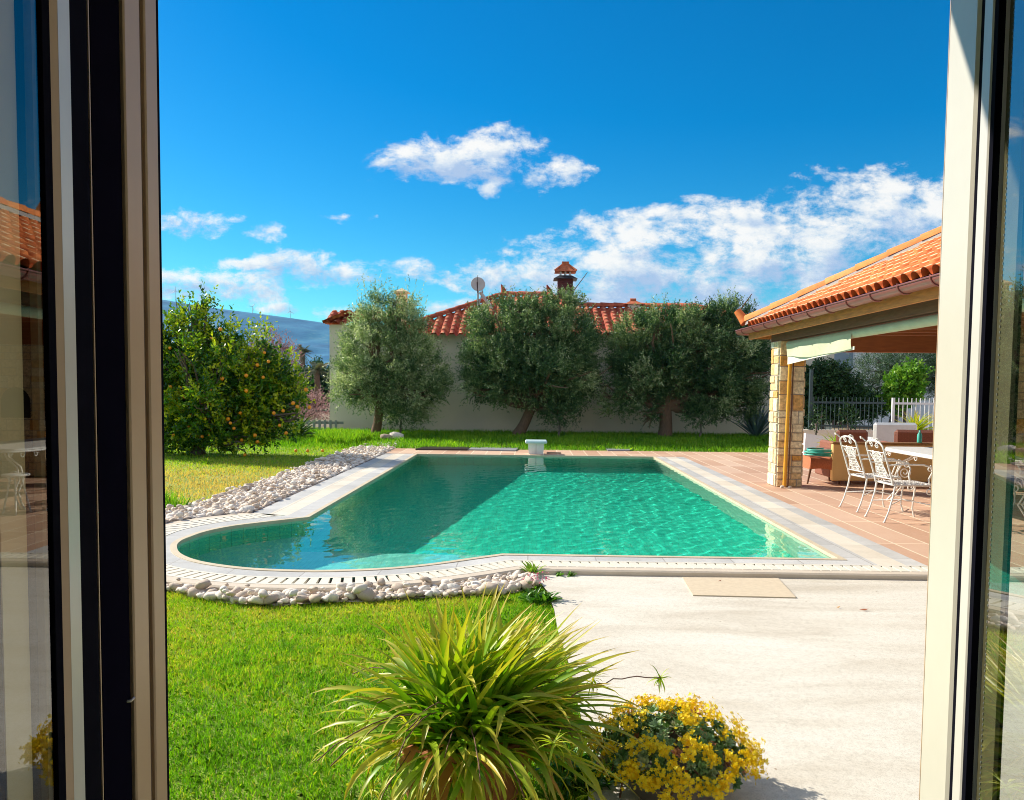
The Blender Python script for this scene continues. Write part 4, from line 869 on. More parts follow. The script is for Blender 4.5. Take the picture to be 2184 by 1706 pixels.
plate('flat_board', [(1296, 962), (1342, 962), (1352, 959.5), (1292, 958)], .03, M['panel_grey'], 'small grey board on the far terrace right of the pool box')
plate('drain_cover', [(1166, 967.2), (1196, 967.6), (1196, 965.5), (1166, 965)], .01, M['panel_dark'], 'small dark drain cover beside the white pool box')

# ------------------------------------------------------------------ pergola
pg = empty('pergola', (3.85, 12.5, 0), label='open terrace shelter with orange tile hip roof and stone pillar', cat='pergola')
def loc(*a): return a
PO = Vector(pg.location)
def bp(mb, name, mat, parent=None):
    o = mb.build(name, mat, pg if parent is None else parent)
    o.matrix_parent_inverse = Matrix.Identity(4)
    if parent is None: o.location = -PO
    return o
def stone_faces(mb, x0, x1, y0, y1, z0, z1, r, faces='-x-y+x+y'):
    def wall(o_, u_, n_, w_):
        z = z0
        while z < z1 - .04:
            h_ = min(r.uniform(.11, .26), z1 - z); x = 0
            if z1 - z - h_ < .08: h_ = z1 - z
            while x < w_ - .03:
                l_ = min(r.uniform(.10, .27), w_ - x)
                if w_ - x - l_ < .07: l_ = w_ - x
                pieces = [(x, z, l_, h_)] if r.random() < .75 or h_ < .17 else [(x, z, l_, h_ * .5), (x, z + h_ * .5, l_, h_ * .5)]
                for (xx, zz, ll_, hh) in pieces:
                    g_ = .005; d_ = r.uniform(.012, .026); a_ = [o_ + u_ * (xx + g_ + q_ * (ll_ - 2 * g_)) + Vector((0, 0, zz + g_ + w2 * (hh - 2 * g_))) for (q_, w2) in ((0, 0), (1, 0), (1, 1), (0, 1))]
                    e_ = .008; bq = [p_ + n_ * d_ + (u_ * e_ * (1 if q_ == 0 else -1)) + Vector((0, 0, e_ * (1 if w2 == 0 else -1))) for p_, (q_, w2) in zip(a_, ((0, 0), (1, 0), (1, 1), (0, 1)))]
                    mb.add(a_ + bq, [(4, 5, 6, 7), (0, 1, 5, 4), (1, 2, 6, 5), (2, 3, 7, 6), (3, 0, 4, 7)], float(np.clip(r.normal(.55, .28), 0, 1)))
                x += l_
            z += h_
    if '-y' in faces: wall(Vector((x0, y0, 0)), Vector((1, 0, 0)), Vector((0, -1, 0)), x1 - x0)
    if '-x' in faces: wall(Vector((x0, y1, 0)), Vector((0, -1, 0)), Vector((-1, 0, 0)), y1 - y0)
    if '+x' in faces: wall(Vector((x1, y0, 0)), Vector((0, 1, 0)), Vector((1, 0, 0)), y1 - y0)
    if '+y' in faces: wall(Vector((x1, y1, 0)), Vector((-1, 0, 0)), Vector((0, 1, 0)), x1 - x0)
sr = np.random.default_rng(3)
pzt = 2.28
def pillar(x0, x1, y0, y1):
    mb = MB(); mb.box((x0, y0, 0), (x1, y1, pzt), .7); core = bp(mb, 'pillar', M['mortar'])
    mb = MB(); stone_faces(mb, x0, x1, y0, y1, 0.0, pzt, sr); st = mb.build('stones', M['stone'], core); return core
pillar(3.87, 4.26, 12.5, 12.9)
pillar(7.5, 7.9, 12.5, 12.9); pillar(7.5, 7.9, 4.2, 4.6); 
# stone back wall with arched oven opening
mb = MB(); mb.box((8.1, 4.0, 0), (8.4, 12.9, 2.3), .6); bw = bp(mb, 'back_wall', M['mortar'])
mb = MB(); stone_faces(mb, 8.1, 8.4, 4.0, 12.9, 0, 2.3, sr, '-x'); mb.build('stones', M['stone'], bw)
mb = MB(); mb.box((6.75, 12.62, 0), (8.1, 12.88, 2.2), .6); rw_ = bp(mb, 'oven_wall', M['mortar']); mb = MB(); stone_faces(mb, 6.75, 8.1, 12.62, 12.88, 0, 2.2, sr, '-y'); mb.build('stones', M['stone'], rw_)
mb = MB(); mb.add([(6.98, 12.58, .95), (7.46, 12.58, .95)] + [(7.22 + .24 * math.cos(a), 12.58, 1.2 + .24 * math.sin(a)) for a in np.linspace(0, math.pi, 12)], [tuple(range(14))]); mb.build('oven_mouth', M['slot'], rw_)
mb = MB(); yc_ = 9.9
mb.add([(8.06, yc_ - .3, .9), (8.06, yc_ + .3, .9)] + [(8.06, yc_ + .3 * math.cos(a), 1.25 + .3 * math.sin(a)) for a in np.linspace(0, math.pi, 12)], [tuple(range(14))]); mb.build('oven_opening', M['slot'], bw)
EX, EZ, EY1, EY0 = 3.60, 2.56, 13.5, 3.6
RXX = 5.9; RZ = EZ + (RXX - EX) * .50; HIPY = EY1 - (RXX - EX)
slp = math.hypot(RXX - EX, RZ - EZ)
v1, f1, t1 = tile_face(None, (EX, EY1, EZ), (0, -1, 0), (RXX - EX, 0, RZ - EZ), EY1 - EY0, slp, .20, .30, lambda u, v: u > (EY1 - HIPY) * v / slp, amp=.062, res=12, seed=12)
o = np_mesh('roof', v1 - np.array(PO), f1, M['rooftile'], pg, attrs={'tone': ('FACE', np.clip(t1 + .05, 0, 1))})
v1, f1, t1 = tile_face(None, (8.0, EY1, EZ), (-1, 0, 0), (0, -(EY1 - HIPY), RZ - EZ), 8.0 - EX, slp, .235, .33, lambda u, v: (u < (8.0 - EX) - (RXX - EX) * v / slp) & (u > (8 - RXX) * v / slp), amp=.062, seed=13)
np_mesh('roof', v1 - np.array(PO), f1, M['rooftile'], pg, attrs={'tone': ('FACE', t1)})
mb = MB(); mb.add([(RXX, HIPY, RZ), (RXX, EY0, RZ), (8.0, EY0, EZ), (8.0, EY1, EZ)], [(0, 1, 2, 3)]); bp(mb, 'roof_rear', M['rooftile'])
# underlay (boards under the tiles)
mb = MB(); mb.add([(EX + .03, EY1 - .03, EZ - .05), (EX + .03, EY0, EZ - .05), (RXX, EY0, RZ - .05), (RXX, HIPY, RZ - .05)], [(0, 1, 2, 3)]); mb.add([(EX + .03, EY1 - .03, EZ - .05), (RXX, HIPY, RZ - .05), (8.0, EY1 - .03, EZ - .05)], [(0, 1, 2)]); mb.add([(RXX, HIPY, RZ - .05), (RXX, EY0, RZ - .05), (8.0, EY0, EZ - .05), (8.0, EY1 - .03, EZ - .05)], [(0, 1, 2, 3)]); bp(mb, 'roof_boards', M['wood_dark'])
def rt(a, b, nm='hip_tiles'):
    o = ridge_tiles(Vector(a) - PO, Vector(b) - PO, .105, .44, M['rooftile'], pg, nm, .6); return o
rt((EX + .05, EY1 - .05, EZ + .10), (RXX, HIPY, RZ + .09)); rt((RXX, HIPY, RZ + .09), (RXX, EY0, RZ + .09), 'ridge_tiles')
mb = MB(); 
def mortar_line(a, b, w_):
    a = Vector(a); b = Vector(b); d = (b - a).normalized(); s_ = d.cross(Vector((0, 0, 1))).normalized()
    pts = [];
    mb.add([a + s_ * w_ - Vector((0, 0, .04)), b + s_ * w_ - Vector((0, 0, .04)), b - s_ * w_ - Vector((0, 0, .04)), a - s_ * w_ - Vector((0, 0, .04)), a + s_ * w_ * .6 + Vector((0, 0, .05)), b + s_ * w_ * .6 + Vector((0, 0, .05)), b - s_ * w_ * .6 + Vector((0, 0, .05)), a - s_ * w_ * .6 + Vector((0, 0, .05))], [(0, 1, 5, 4), (2, 3, 7, 6), (4, 5, 6, 7)])
mortar_line((EX + .05, EY1 - .05, EZ + .06), (RXX, HIPY, RZ + .05), .15); mortar_line((RXX, HIPY, RZ + .05), (RXX, EY0, RZ + .05), .15); bp(mb, 'hip_mortar', M['mortar'])
mb = MB(); mb.tube([(EX + .0, EY1 + .0, EZ + .08), (EX - .05, EY1 + .05, EZ + .17), (EX - .12, EY1 + .1, EZ + .28)], [.09, .075, .06], 10, .5); bp(mb, 'finial', M['rooftile']); mb = MB(); mb.tube([(RXX, HIPY + .06, RZ + .1), (RXX, HIPY + .08, RZ + .24), (RXX, HIPY + .1, RZ + .4)], [.12, .10, .03], 10, .6); bp(mb, 'finial', M['rooftile'])
# little dark closing cups below cover tiles
mb = MB(); y = EY1 - .235
mb.box((EX + .01, EY0, EZ - .06), (EX + .05, EY1 - .02, EZ - .012)); bp(mb, 'tile_batten', M['mortar'])
# gutter: half round
def gut(mb, a, b, r_=.075, n=10, open_up=True):
    a = Vector(a); b = Vector(b); d = (b - a).normalized(); s_ = d.cross(Vector((0, 0, 1))).normalized(); vs = []
    for p_ in (a, b):
        for rr_ in (r_, r_ - .006):
            for k in range(n + 1): an = math.pi + math.pi * k / n; vs.append(p_ + s_ * math.cos(an) * rr_ + Vector((0, 0, math.sin(an) * rr_)))
    m_ = n + 1; fs = []
    for k in range(n): fs += [(k, k + 1, 2 * m_ + k + 1, 2 * m_ + k), (m_ + k + 1, m_ + k, 3 * m_ + k, 3 * m_ + k + 1)]
    fs += [(0, 2 * m_, 3 * m_, m_), (n, m_ + n, 3 * m_ + n, 2 * m_ + n)]
    mb.add(vs, fs, .5, True)
GX, GZ = EX - .06, EZ - .055
mb = MB(); gut(mb, (GX, EY1 + .12, GZ), (GX, EY0, GZ)); mb.tube([(GX - .078, EY1 + .12, GZ), (GX - .078, EY0, GZ)], .009, 6); gut(mb, (GX, EY1 + .1, GZ), (8, EY1 + .1, GZ))
mb.add([Vector((GX, EY1 + .12, GZ)) + Vector((math.cos(a) * .075, 0, math.sin(a) * .075)) for a in np.linspace(math.pi, 2 * math.pi, 11)], [tuple(range(11))]); gg = bp(mb, 'gutter', M['gutter'])
y = EY1 - .25
while y > EY0:
    mb = MB(); mb.tube([Vector((GX + math.cos(a) * .083, y, GZ + math.sin(a) * .083)) for a in np.linspace(math.pi * .93, 2.0 * math.pi, 9)] + [Vector((GX + .16, y, GZ + .02))], .0075, 6); mb.build('bracket', M['gutter'], gg); y -= .62
# fascia and beams
mb = MB(); mb.box((EX + .05, EY0, 2.35), (EX + .09, EY1 - .02, 2.475)); mb.box((EX + .09, EY1 - .06, 2.36), (8, EY1 - .02, 2.475)); bp(mb, 'fascia', M['wood_light'])
mb = MB(); mb.box((EX + .09, EY0, 2.44), (8.0, EY1 - .06, 2.46)); bp(mb, 'ceiling', M['wood_dark'])
mb = MB(); mb.box((3.87, 4.2, 2.28), (4.05, 12.95, 2.44)); bp(mb, 'side_beam', M['wood_dark'])
mb = MB(); mb.box((4.05, 12.6, 2.12), (8.0, 12.8, 2.42)); bp(mb, 'cross_beam', M['wood_red'])
mb = MB()
for yy in np.arange(5.0, 12.4, .62): mb.box((4.05, yy, 2.33), (8.0, yy + .09, 2.44))
bp(mb, 'rafters', M['wood_red'])
# roller blind
bl = empty('roller_blind', (3.95, 12.3, 2.25), label='pale green canvas blind, partly hanging under the pergola beam', cat='blind')
mb = MB(); mb.tube([(0.02, .05, -.04), (0.02, -8, -.04)], .055, 12); mb.build('roll', M['canvas'], bl)
rb = np.random.default_rng(8)
ny_, nz_ = 40, 8; vs = []
for i in range(ny_ + 1):
    y_ = -2.45 * i / ny_
    bot = -.225 - .04 * math.sin(i / ny_ * 3.1) + .008 * math.sin(i * .31)
    for j in range(nz_ + 1):
        t_ = j / nz_; vs.append((-.045 + .018 * math.sin(i * .27 + t_ * 2) * t_ + .006 * math.sin(i * .5), y_, -.04 + (bot + .04) * t_))
mb = MB(); mb.add(vs, [(i * (nz_ + 1) + j, i * (nz_ + 1) + j + 1, (i + 1) * (nz_ + 1) + j + 1, (i + 1) * (nz_ + 1) + j) for i in range(ny_) for j in range(nz_)], .5, True); mb.build('cloth', M['canvas'], bl)
mb = MB(); mb.add([(-.02, 0, -.20), (-.02, -2.5, -.20), (-.02, -2.5, -.24), (-.02, -1.2, -.285), (-.02, 0, -.345), (-.012, 0, -.20), (-.012, -2.5, -.20), (-.012, -2.5, -.24), (-.012, -1.2, -.285), (-.012, 0, -.345)], [(4, 3, 2, 1, 0), (5, 6, 7, 8, 9), (0, 1, 6, 5), (2, 3, 8, 7), (3, 4, 9, 8)]); mb.build('sunlit_part', M['canvas_sunlit'], bl)  # sunlit lower part of the blind, light put into its whiter colour
# yellow pole and brown rod beside the pillar
a = Vector((3.955, 12.36, 0)); t_ = V(1686, 765, 12.36)
mb = MB(); mb.tube([(0, 0, .02), (t_.x - a.x, 0, 2.04)], .028, 12); py_ = mb.build('blind_pole', M['yellow'], None, a); tag(py_, 'tall yellow pole standing in front of the stone pillar', 'pole')
mb = MB(); mb.tube([(0.055, 0, .02), (t_.x - a.x + .05, 0, 2.04)], .011, 8); q = mb.build('thin_rod', M['brownrod'], py_)
mb = MB(); v_, f_ = PM[2]; mb.add(v_ * .045 + np.array([-.03, -.02, .025]), f_, .6); mb.add(v_ * .04 + np.array([.08, -.03, .02]), f_, .8); q = mb.build('foot_weights', M['pebble'], py_)

# ------------------------------------------------------------------ iron chairs and table
def arc(c, r_, a0, a1, n, plane='xz', sq=1.0):
    out = []
    for k in range(n + 1):
        a = a0 + (a1 - a0) * k / n; u_, w_ = r_ * math.cos(a), r_ * math.sin(a) * sq
        out.append((c[0] + u_, c[1], c[2] + w_) if plane == 'xz' else (c[0], c[1] + u_, c[2] + w_) if plane == 'yz' else (c[0] + u_, c[1] + w_, c[2]))
    return out
def spiral(c, r0, r1, a0, turns, n, plane='yz'):
    out = []
    for k in range(n + 1):
        t = k / n; a = a0 + turns * 2 * math.pi * t; r_ = r0 + (r1 - r0) * t; u_, w_ = r_ * math.cos(a), r_ * math.sin(a)
        out.append((c[0], c[1] + u_, c[2] + w_) if plane == 'yz' else (c[0] + u_, c[1], c[2] + w_))
    return out
def make_chair(loc_, rz, label):
    # faces +x, back at x=0, width along y
    e = empty('iron_chair', loc_, rz, label=label, cat='chair', group='white wrought iron garden chairs'); W_ = M['white_metal']
    def bx_(z): return -.02 - .16 * max(0, (z - .45)) / .5   # back leans away
    mb = MB(); w_ = .21
    mb.box((.0, -w_, .425), (.46, w_, .437), bev=.004)
    mb2 = MB(); mb2.tube([(0, -w_, .43), (.40, -w_, .43), (.46, -w_ + .05, .43), (.46, w_ - .05, .43), (.40, w_, .43), (0, w_, .43), (0, -w_, .43)], .012, 6)
    for k in range(9):
        y_ = -w_ + .05 + k * (2 * w_ - .1) / 8; mb2.tube([(.0, y_, .438), (.46, y_, .438)], .006, 5)
    for k in range(9):
        x_ = .04 + k * .048; mb2.tube([(x_, -w_, .438), (x_, w_, .438)], .006, 5)
    mb.v += []; s1 = mb2.build('seat', W_, e)
    # back frame
    mb = MB(); pts = []
    for z in np.linspace(.43, .86, 8): pts.append((bx_(z), -w_ + .012, z))
    top = [(bx_(.86 + .07 * math.sin(a)), -(w_ - .012) * math.cos(a), .86 + .075 * math.sin(a)) for a in np.linspace(0.15, math.pi - .15, 12)]
    pts += top + [(bx_(z), w_ - .012, z) for z in np.linspace(.86, .43, 8)]
    mb.tube(pts, .0115, 8); mb.tube([(bx_(.50), -w_, .50), (bx_(.50), w_, .50)], .008, 6); mb.tube([(bx_(.80), -w_, .80), (bx_(.80), w_, .80)], .007, 6)
    for sy in (-1, 1):   # scrolls in the back
        sc = lambda L_: [(bx_(q[2]), q[1], q[2]) for q in L_]
        mb.tube(sc(spiral((0, sy * .075, .745), .065, .012, math.pi / 2, 1.6 * sy, 26)), .0065, 6)
        mb.tube(sc(spiral((0, sy * .08, .58), .055, .012, -math.pi / 2, -1.5 * sy, 24)), .0065, 6)
        mb.tube(sc([(0, sy * .14, .52), (0, sy * .10, .62), (0, sy * .05, .66), (0, sy * .10, .71), (0, sy * .15, .78)]), .0065, 6)
        mb.tube(sc(spiral((0, sy * .06, .885), .04, .01, 0, 1.3 * sy, 18)), .006, 6)
        mb.tube([(bx_(.93) - .0, sy * .17, .915), (bx_(.95) - .02, sy * .20, .95), (bx_(.95) - .05, sy * .19, .965), (bx_(.95) - .055, sy * .165, .945)], .009, 6)
    # woven panel in the middle
    for k in range(7):
        y_ = -.09 + k * .03; mb.tube([(bx_(.50), y_, .50), (bx_(.80), y_, .80)], .005, 5)
    for k in range(9):
        z_ = .52 + k * .033; mb.tube([(bx_(z_), -.1, z_), (bx_(z_), .1, z_)], .004, 5)
    mb.build('backrest', W_, e)
    for sy in (-1, 1):
        mb = MB(); mb.tube([(0, sy * w_, .43), (-.02, sy * w_, .3), (-.07, sy * (w_ + .005), .12), (-.12, sy * (w_ + .01), .0)], [.0115, .011, .010, .011], 8); mb.tube([(-.12, sy * (w_ + .01), .012), (-.122, sy * (w_ + .01), .0)], .014, 8); mb.build('leg', W_, e)
        mb = MB(); mb.tube([(.44, sy * (w_ - .02), .43), (.475, sy * (w_ + .0), .34), (.455, sy * w_, .20), (.45, sy * w_, .10), (.48, sy * (w_ + .01), .0)], [.0115, .012, .010, .009, .011], 8); mb.tube(spiral((.41, sy * (w_ - .01), .36), .05, .012, math.pi / 2, -1.4, 20, 'xz'), .007, 6); mb.build('leg', W_, e)
        mb = MB(); mb.tube([(bx_(.66), sy * (w_ - .01), .66), (.10, sy * (w_ + .03), .675), (.30, sy * (w_ + .05), .67), (.40, sy * (w_ + .045), .64), (.42, sy * (w_ + .02), .58), (.39, sy * w_, .5), (.41, sy * w_, .43)], .0105, 8); mb.tube(spiral((.38, sy * (w_ + .04), .625), .038, .01, math.pi / 2, -1.3, 18, 'xz'), .007, 6); mb.build('armrest', W_, e)
    mb = MB(); mb.tube([(-.05, -w_, .2), (.2, 0, .24), (.455, w_, .2)], .007, 6); mb.tube([(-.05, w_, .2), (.2, 0, .24), (.455, -w_, .2)], .007, 6); mb.build('stretcher', W_, e)
    return e
c1 = make_chair((4.19, 10.18, 0), R(6), 'white scrolled iron chair nearest the stone pillar, back to the pool')
c2 = make_chair((4.19, 9.40, 0), R(4), 'white scrolled iron chair at the table, further right than the one by the pillar')
c3 = copy_tree(c1); c3.location = (5.75, 8.35, 0); c3.rotation_euler = (0, 0, R(92)); c3['label'] = 'white iron chair at the near end of the table, mirrored in the left pane'
c4 = copy_tree(c1); c4.location = (6.75, 10.2, 0); c4.rotation_euler = (0, 0, R(184)); c4['label'] = 'white iron chair on the far side of the table facing the pool'
tb = empty('iron_table', (5.42, 10.2, 0), label='white iron garden table with stone grey top beside the chairs', cat='table')
mb = MB(); tx, ty = .52, 1.1; poly = []
for k in range(48):
    a = 2 * math.pi * k / 48; poly.append((tx * math.copysign(abs(math.cos(a)) ** .35, math.cos(a)), ty * math.copysign(abs(math.sin(a)) ** .35, math.sin(a))))
mb.prism(poly, .715, .735); mb.build('tabletop', M['white_metal'], tb)
mb = MB(); mb.tube([(x_, y_, .70) for x_, y_ in poly] + [(poly[0][0], poly[0][1], .70)], .014, 6)
for k in range(0, 48, 3): 
    a = 2 * math.pi * k / 48; mb.tube([(poly[k][0] * .98, poly[k][1] * .98 + q[0], .66 + q[1]) for q in [(.05 * math.cos(b_) * (1 - b_ / 12), .045 * math.sin(b_) * (1 - b_ / 12)) for b_ in np.linspace(0, 8, 16)]], .0055, 5)
mb.build('apron', M['white_metal'], tb)
for sx in (-1, 1):
    for sy in (-1, 1):
        mb = MB()
        for o_ in (-.025, .025):
            mb.tube([(sx * .1 + o_, sy * .75, .70), (sx * .18 + o_, sy * .80, .60), (sx * .34 + o_, sy * .86, .50), (sx * .38 + o_, sy * .88, .36), (sx * .30 + o_, sy * .86, .20), (sx * .36 + o_, sy * .9, .08), (sx * .42 + o_, sy * .92, .0)], .011, 7)
        mb.tube(spiral((sx * .25, sy * .83, .40), .08, .015, 0, 1.5 * sx, 24, 'xz'), .008, 6); mb.build('leg', M['white_metal'], tb)
st = empty('small_stool', (4.9, 9.0, 0), label='small white stool tucked against the iron table', cat='stool')
mb = MB(); mb.lathe([(.001, .46), (.14, .46), (.15, .45), (.14, .435), (.001, .435)], n=20); mb.build('seat', M['white_metal'], st)
for k in range(3):
    a = k * 2.09; mb = MB(); mb.tube([(.06 * math.cos(a), .06 * math.sin(a), .44), (.10 * math.cos(a), .10 * math.sin(a), .25), (.16 * math.cos(a), .16 * math.sin(a), 0)], .011, 6); mb.build('leg', M['white_metal'], st)

# ------------------------------------------------------------------ lounge furniture
s0 = V(1775, 1000, 12.9)
sf = empty('sofa', (s0.x, 12.9, 0), label='long tan sofa seen from behind under the pergola', cat='sofa')
mb = MB(); mb.box((0, 0, .06), (2.6, .09, .655), bev=.015); mb.build('backrest', M['tan'], sf)
mb = MB(); mb.box((-.01, -.012, .655), (2.61, .11, .69), bev=.01); mb.build('top_rail', M['tan_top'], sf)
mb = MB(); mb.box((0.03, .09, .15), (2.57, .8, .42), bev=.03); mb.build('seat', M['wicker'], sf)
for x_ in (0.0, 2.5): mb = MB(); mb.box((x_, .1, .1), (x_ + .1, .8, .56), bev=.02); mb.build('armrest', M['wicker'], sf)
for x_ in (.25, 2.3):
    for y_ in (.02, .7): mb = MB(); mb.box((x_, y_, 0), (x_ + .06, y_ + .06, .1)); mb.build('leg', M['wood_dark'], sf)
def armchair(px, ytop, Y, w_, label, ztop, mat=M['wicker'], rz=0):
    q = V(px, ytop, Y); e = empty('wicker_armchair', (q.x, Y, 0), rz, label=label, cat='armchair'); h_ = ztop
    mb = MB(); mb.box((-w_ / 2, 0, .3), (w_ / 2, .1, h_), bev=.045); mb.build('backrest', mat, e)
    mb = MB(); mb.box((-w_ / 2, .1, .18), (w_ / 2, .72, .42), bev=.03); mb.build('seat', mat, e)
    for sx in (-1, 1): mb = MB(); mb.box((sx * w_ / 2 - .05, .08, .18), (sx * w_ / 2 + .05, .74, .6), bev=.03); mb.build('armrest', mat, e)
    for sx in (-1, 1):
        for y_ in (.08, .66): mb = MB(); mb.tube([(sx * (w_ / 2 - .06), y_, .2), (sx * (w_ / 2 - .03), y_, 0)], .02, 8); mb.build('leg', M['wood_dark'], e)
    return e
armchair(1820, 915, 14.3, .56, 'brown wicker armchair behind the left end of the tan sofa', .82)
armchair(1955, 913, 14.1, .7, 'brown wicker armchair behind the table in front of the white one', .84, rz=R(-8))
armchair(1912, 903, 15.8, .85, 'white rounded outdoor armchair in front of the picket fence', .90, mat=M['white'])
ost = V(1747, 975, 13.1)
ob = empty('wicker_stool', (ost.x + .02, 13.15, 0), label='reddish wicker footstool left of the tan sofa', cat='footstool')
mb = MB(); vs = []; n_ = 14
for i in range(n_ + 1):
    t_ = i / n_; x_ = -.22 + .5 * t_; top = .44 - .02 * math.sin(math.pi * t_); bot = .24 + .05 * math.sin(math.pi * t_ * .9) - .08 * t_
    for (y_, z_) in ((-.22, bot), (-.24, top - .03), (-.2, top), (.25, top), (.28, top - .03), (.26, bot)): vs.append((x_, y_, z_))
mb.add(vs, [(i * 6 + j, i * 6 + (j + 1) % 6, (i + 1) * 6 + (j + 1) % 6, (i + 1) * 6 + j) for i in range(n_) for j in range(6)], .5, True); mb.add(vs[:6], [(5, 4, 3, 2, 1, 0)]); mb.add(vs[-6:], [(0, 1, 2, 3, 4, 5)]); mb.build('seat', M['wicker_red'], ob)
for (x_, y_) in ((-.2, -.2), (-.2, .22), (.24, -.2), (.24, .22)): mb = MB(); mb.tube([(x_, y_, .28), (x_ - .05 if x_ < 0 else x_ + .02, y_, 0)], [.022, .014], 8); mb.build('leg', M['wood_dark'], ob)
hs = empty('garden_hose', (ost.x + .02, 13.15, .44), label='turquoise coil of garden hose lying on the wicker footstool', cat='hose')
mb = MB()
for k in range(5):
    rr_ = .2 - .012 * (k % 2) + .02 * (k == 2); mb.tube([(rr_ * 1.15 * math.cos(a) + .01 * k, rr_ * math.sin(a), .02 + .022 * k + .006 * math.sin(2 * a + k)) for a in np.linspace(0, 6.28, 28)], .013, 6)
mb.build('coil', M['turq'], hs)
bt = V(1897, 935, 14.0); mb = MB(); mb.lathe([(.001, 0), (.035, 0), (.037, .02), (.036, .13), (.014, .17), (.014, .2), (.001, .2)], n=14); q = mb.build('spray_bottle', M['turq'], None, (bt.x, 13.42, .69)); tag(q, 'small turquoise bottle standing near the sofa top in front of white armchair', 'bottle'); q.location = (bt.x, 12.93, .69)
# low white rock and plants behind
wr_ = V(1748, 950, 17.2); v, f = PM[6]
mb = MB(); mb.prism([(-.32, 0), (.28, 0), (.28, .2), (-.32, .2)], 0, .5); 
blk = MB(); blk.add([(-.34, 0, -.1), (.30, 0, -.1), (.30, .22, -.1), (-.34, .22, -.1), (-.30, 0, .60), (.30, 0, .50), (.30, .22, .50), (-.30, .22, .60)], [(3, 2, 1, 0), (4, 5, 6, 7), (0, 1, 5, 4), (1, 2, 6, 5), (2, 3, 7, 6), (3, 0, 4, 7)])
q = blk.build('low_wall_stub', M['white_build'], None, (wr_.x, 17.2, 0)); tag(q, 'low white wall stub behind the footstool', 'wall')
r = np.random.default_rng(15)
pp = V(1783, 945, 16); e = empty('leafy_plant', (pp.x, 16, .25), label='bright strappy plant between the white stub and the sofa', cat='plant'); add_straps('leaves', [strap_plant(90, (.3, .6), .03, .4, 1.45, .9, r, .12, tone=(.55, .15))], M['strap'], e)
q = V(1953, 905, 16.6); e = empty('potted_palm', (q.x, 16.6, 0), label='yellow-green spiky plant in a pot before the picket fence', cat='plant')
mb = MB(); mb.lathe([(.001, .02), (.16, .02), (.2, .55), (.22, .58), (.19, .58), (.17, .52), (.001, .52)], n=20); mb.build('pot', M['terracotta'], e)
o = add_straps('leaves', [strap_plant(130, (.35, .62), .028, .35, 1.5, .7, r, .05, tone=(.7, .12))], M['strap'], e); o.location = (0, 0, .62)
# picket fence
fy = 20.0; fx0 = V(1736, 850, fy).x; zt_ = V(1800, 847, fy).z; zb_ = V(1736, 912, fy).z
def fence(xa, xb, label, mat, ya):
    e = empty('picket_fence', (xa, ya, 0), label=label, cat='fence'); x_ = 0; n_ = 0
    while x_ < xb - xa and n_ < 95:
        mb = MB(); mb.tube([(x_, 0, zb_ - .08), (x_, 0, zt_)], .0095, 6); mb.build('picket', mat, e); x_ += .105; n_ += 1
    mb = MB(); mb.box((-.05, -.012, zt_ - .16), (xb - xa, .012, zt_ - .11)); mb.build('rail', mat, e); mb = MB(); mb.box((-.05, -.012, zb_ + .03), (xb - xa, .012, zb_ + .07)); mb.build('rail', mat, e)
    mb = MB(); mb.box((-.06, -.03, 0), (0, .03, zt_ + .0)); mb.build('post', mat, e)
    return e
fxm = V(1890, 850, fy).x
fence(fx0, fxm, 'grey-green picket fence in the shade behind the wicker chairs', M['teal_fence_shaded'], fy)
fence(fxm + .05, fxm + 3.2, 'paler sunlit picket fence behind the spiky potted plant', M['white_build'], fy - .35)  # sunlit section of the fence, its brightness put into a white colour
fence(V(1700, 850, fy + 1.5).x, fx0 - .1, 'short dark fence section right beside the pillar', M['teal_fence_shaded'], fy + 1.2)
pt = V(1736, 788, fy); mb = MB(); mb.box((-.035, -.035, 0), (.035, .035, pt.z)); q = mb.build('tall_post', M['teal_fence_shaded'], None, (fx0 - .1, fy - .05, 0)); tag(q, 'tall thin grey post at the left end of the picket fence', 'post')
mb = MB(); mb.box((fx0 - .5, fy - .12, -.3), (14, fy + .12, zb_ - .05)); q = mb.build('kerb_wall', M['plaster'], None); tag(q, 'low plastered wall carrying the picket fence', 'wall')
# hedge, pine, bright shrub
tree('hedge', (V(1760, 900, 22).x, 22.2, 0), [blob(1745, 845, 45, 48, 22), blob(1800, 852, 45, 38, 22), blob(1845, 868, 35, 24, 22), blob(1722, 850, 22, 55, 22), blob(1765, 800, 35, 20, 22)], 3000, 12, .08, .045, .25, M['hedge'], M['bark_grey'], 'dark clipped hedge behind the left part of the picket fence', 'hedge', .06, (V(1760, 880, 22).x, 22.2, .8), 71, tonemean=.45)
tree('pine_tree', (V(1900, 900, 27).x, 27, 0), [blob(1875, 785, 45, 26, 27), blob(1930, 775, 50, 32, 27), blob(1985, 790, 50, 50, 27), blob(1900, 830, 50, 32, 27), blob(1850, 805, 25, 25, 27), blob(2040, 800, 50, 60, 27)], 2600, 16, .13, .014, .4, M['pine'], M['bark_grey'], 'blue-green pine tree behind the picket fence', 'tree', .14, (V(1925, 850, 27).x, 27, 2.2), 72, shell=.75, tonemean=.55, spread=.8)
tree('bright_shrub', (V(1930, 900, 21.5).x, 21.5, 0), [blob(1930, 825, 32, 26, 21.5), blob(1945, 800, 22, 18, 21.5), blob(1915, 850, 25, 20, 21.5)], 420, 12, .11, .07, .25, M['bright'], M['bark_grey'], 'bright green broad leaved shrub in front of the pine', 'shrub', .05, (V(1930, 880, 21.5).x, 21.5, .8), 73, tonemean=.6)
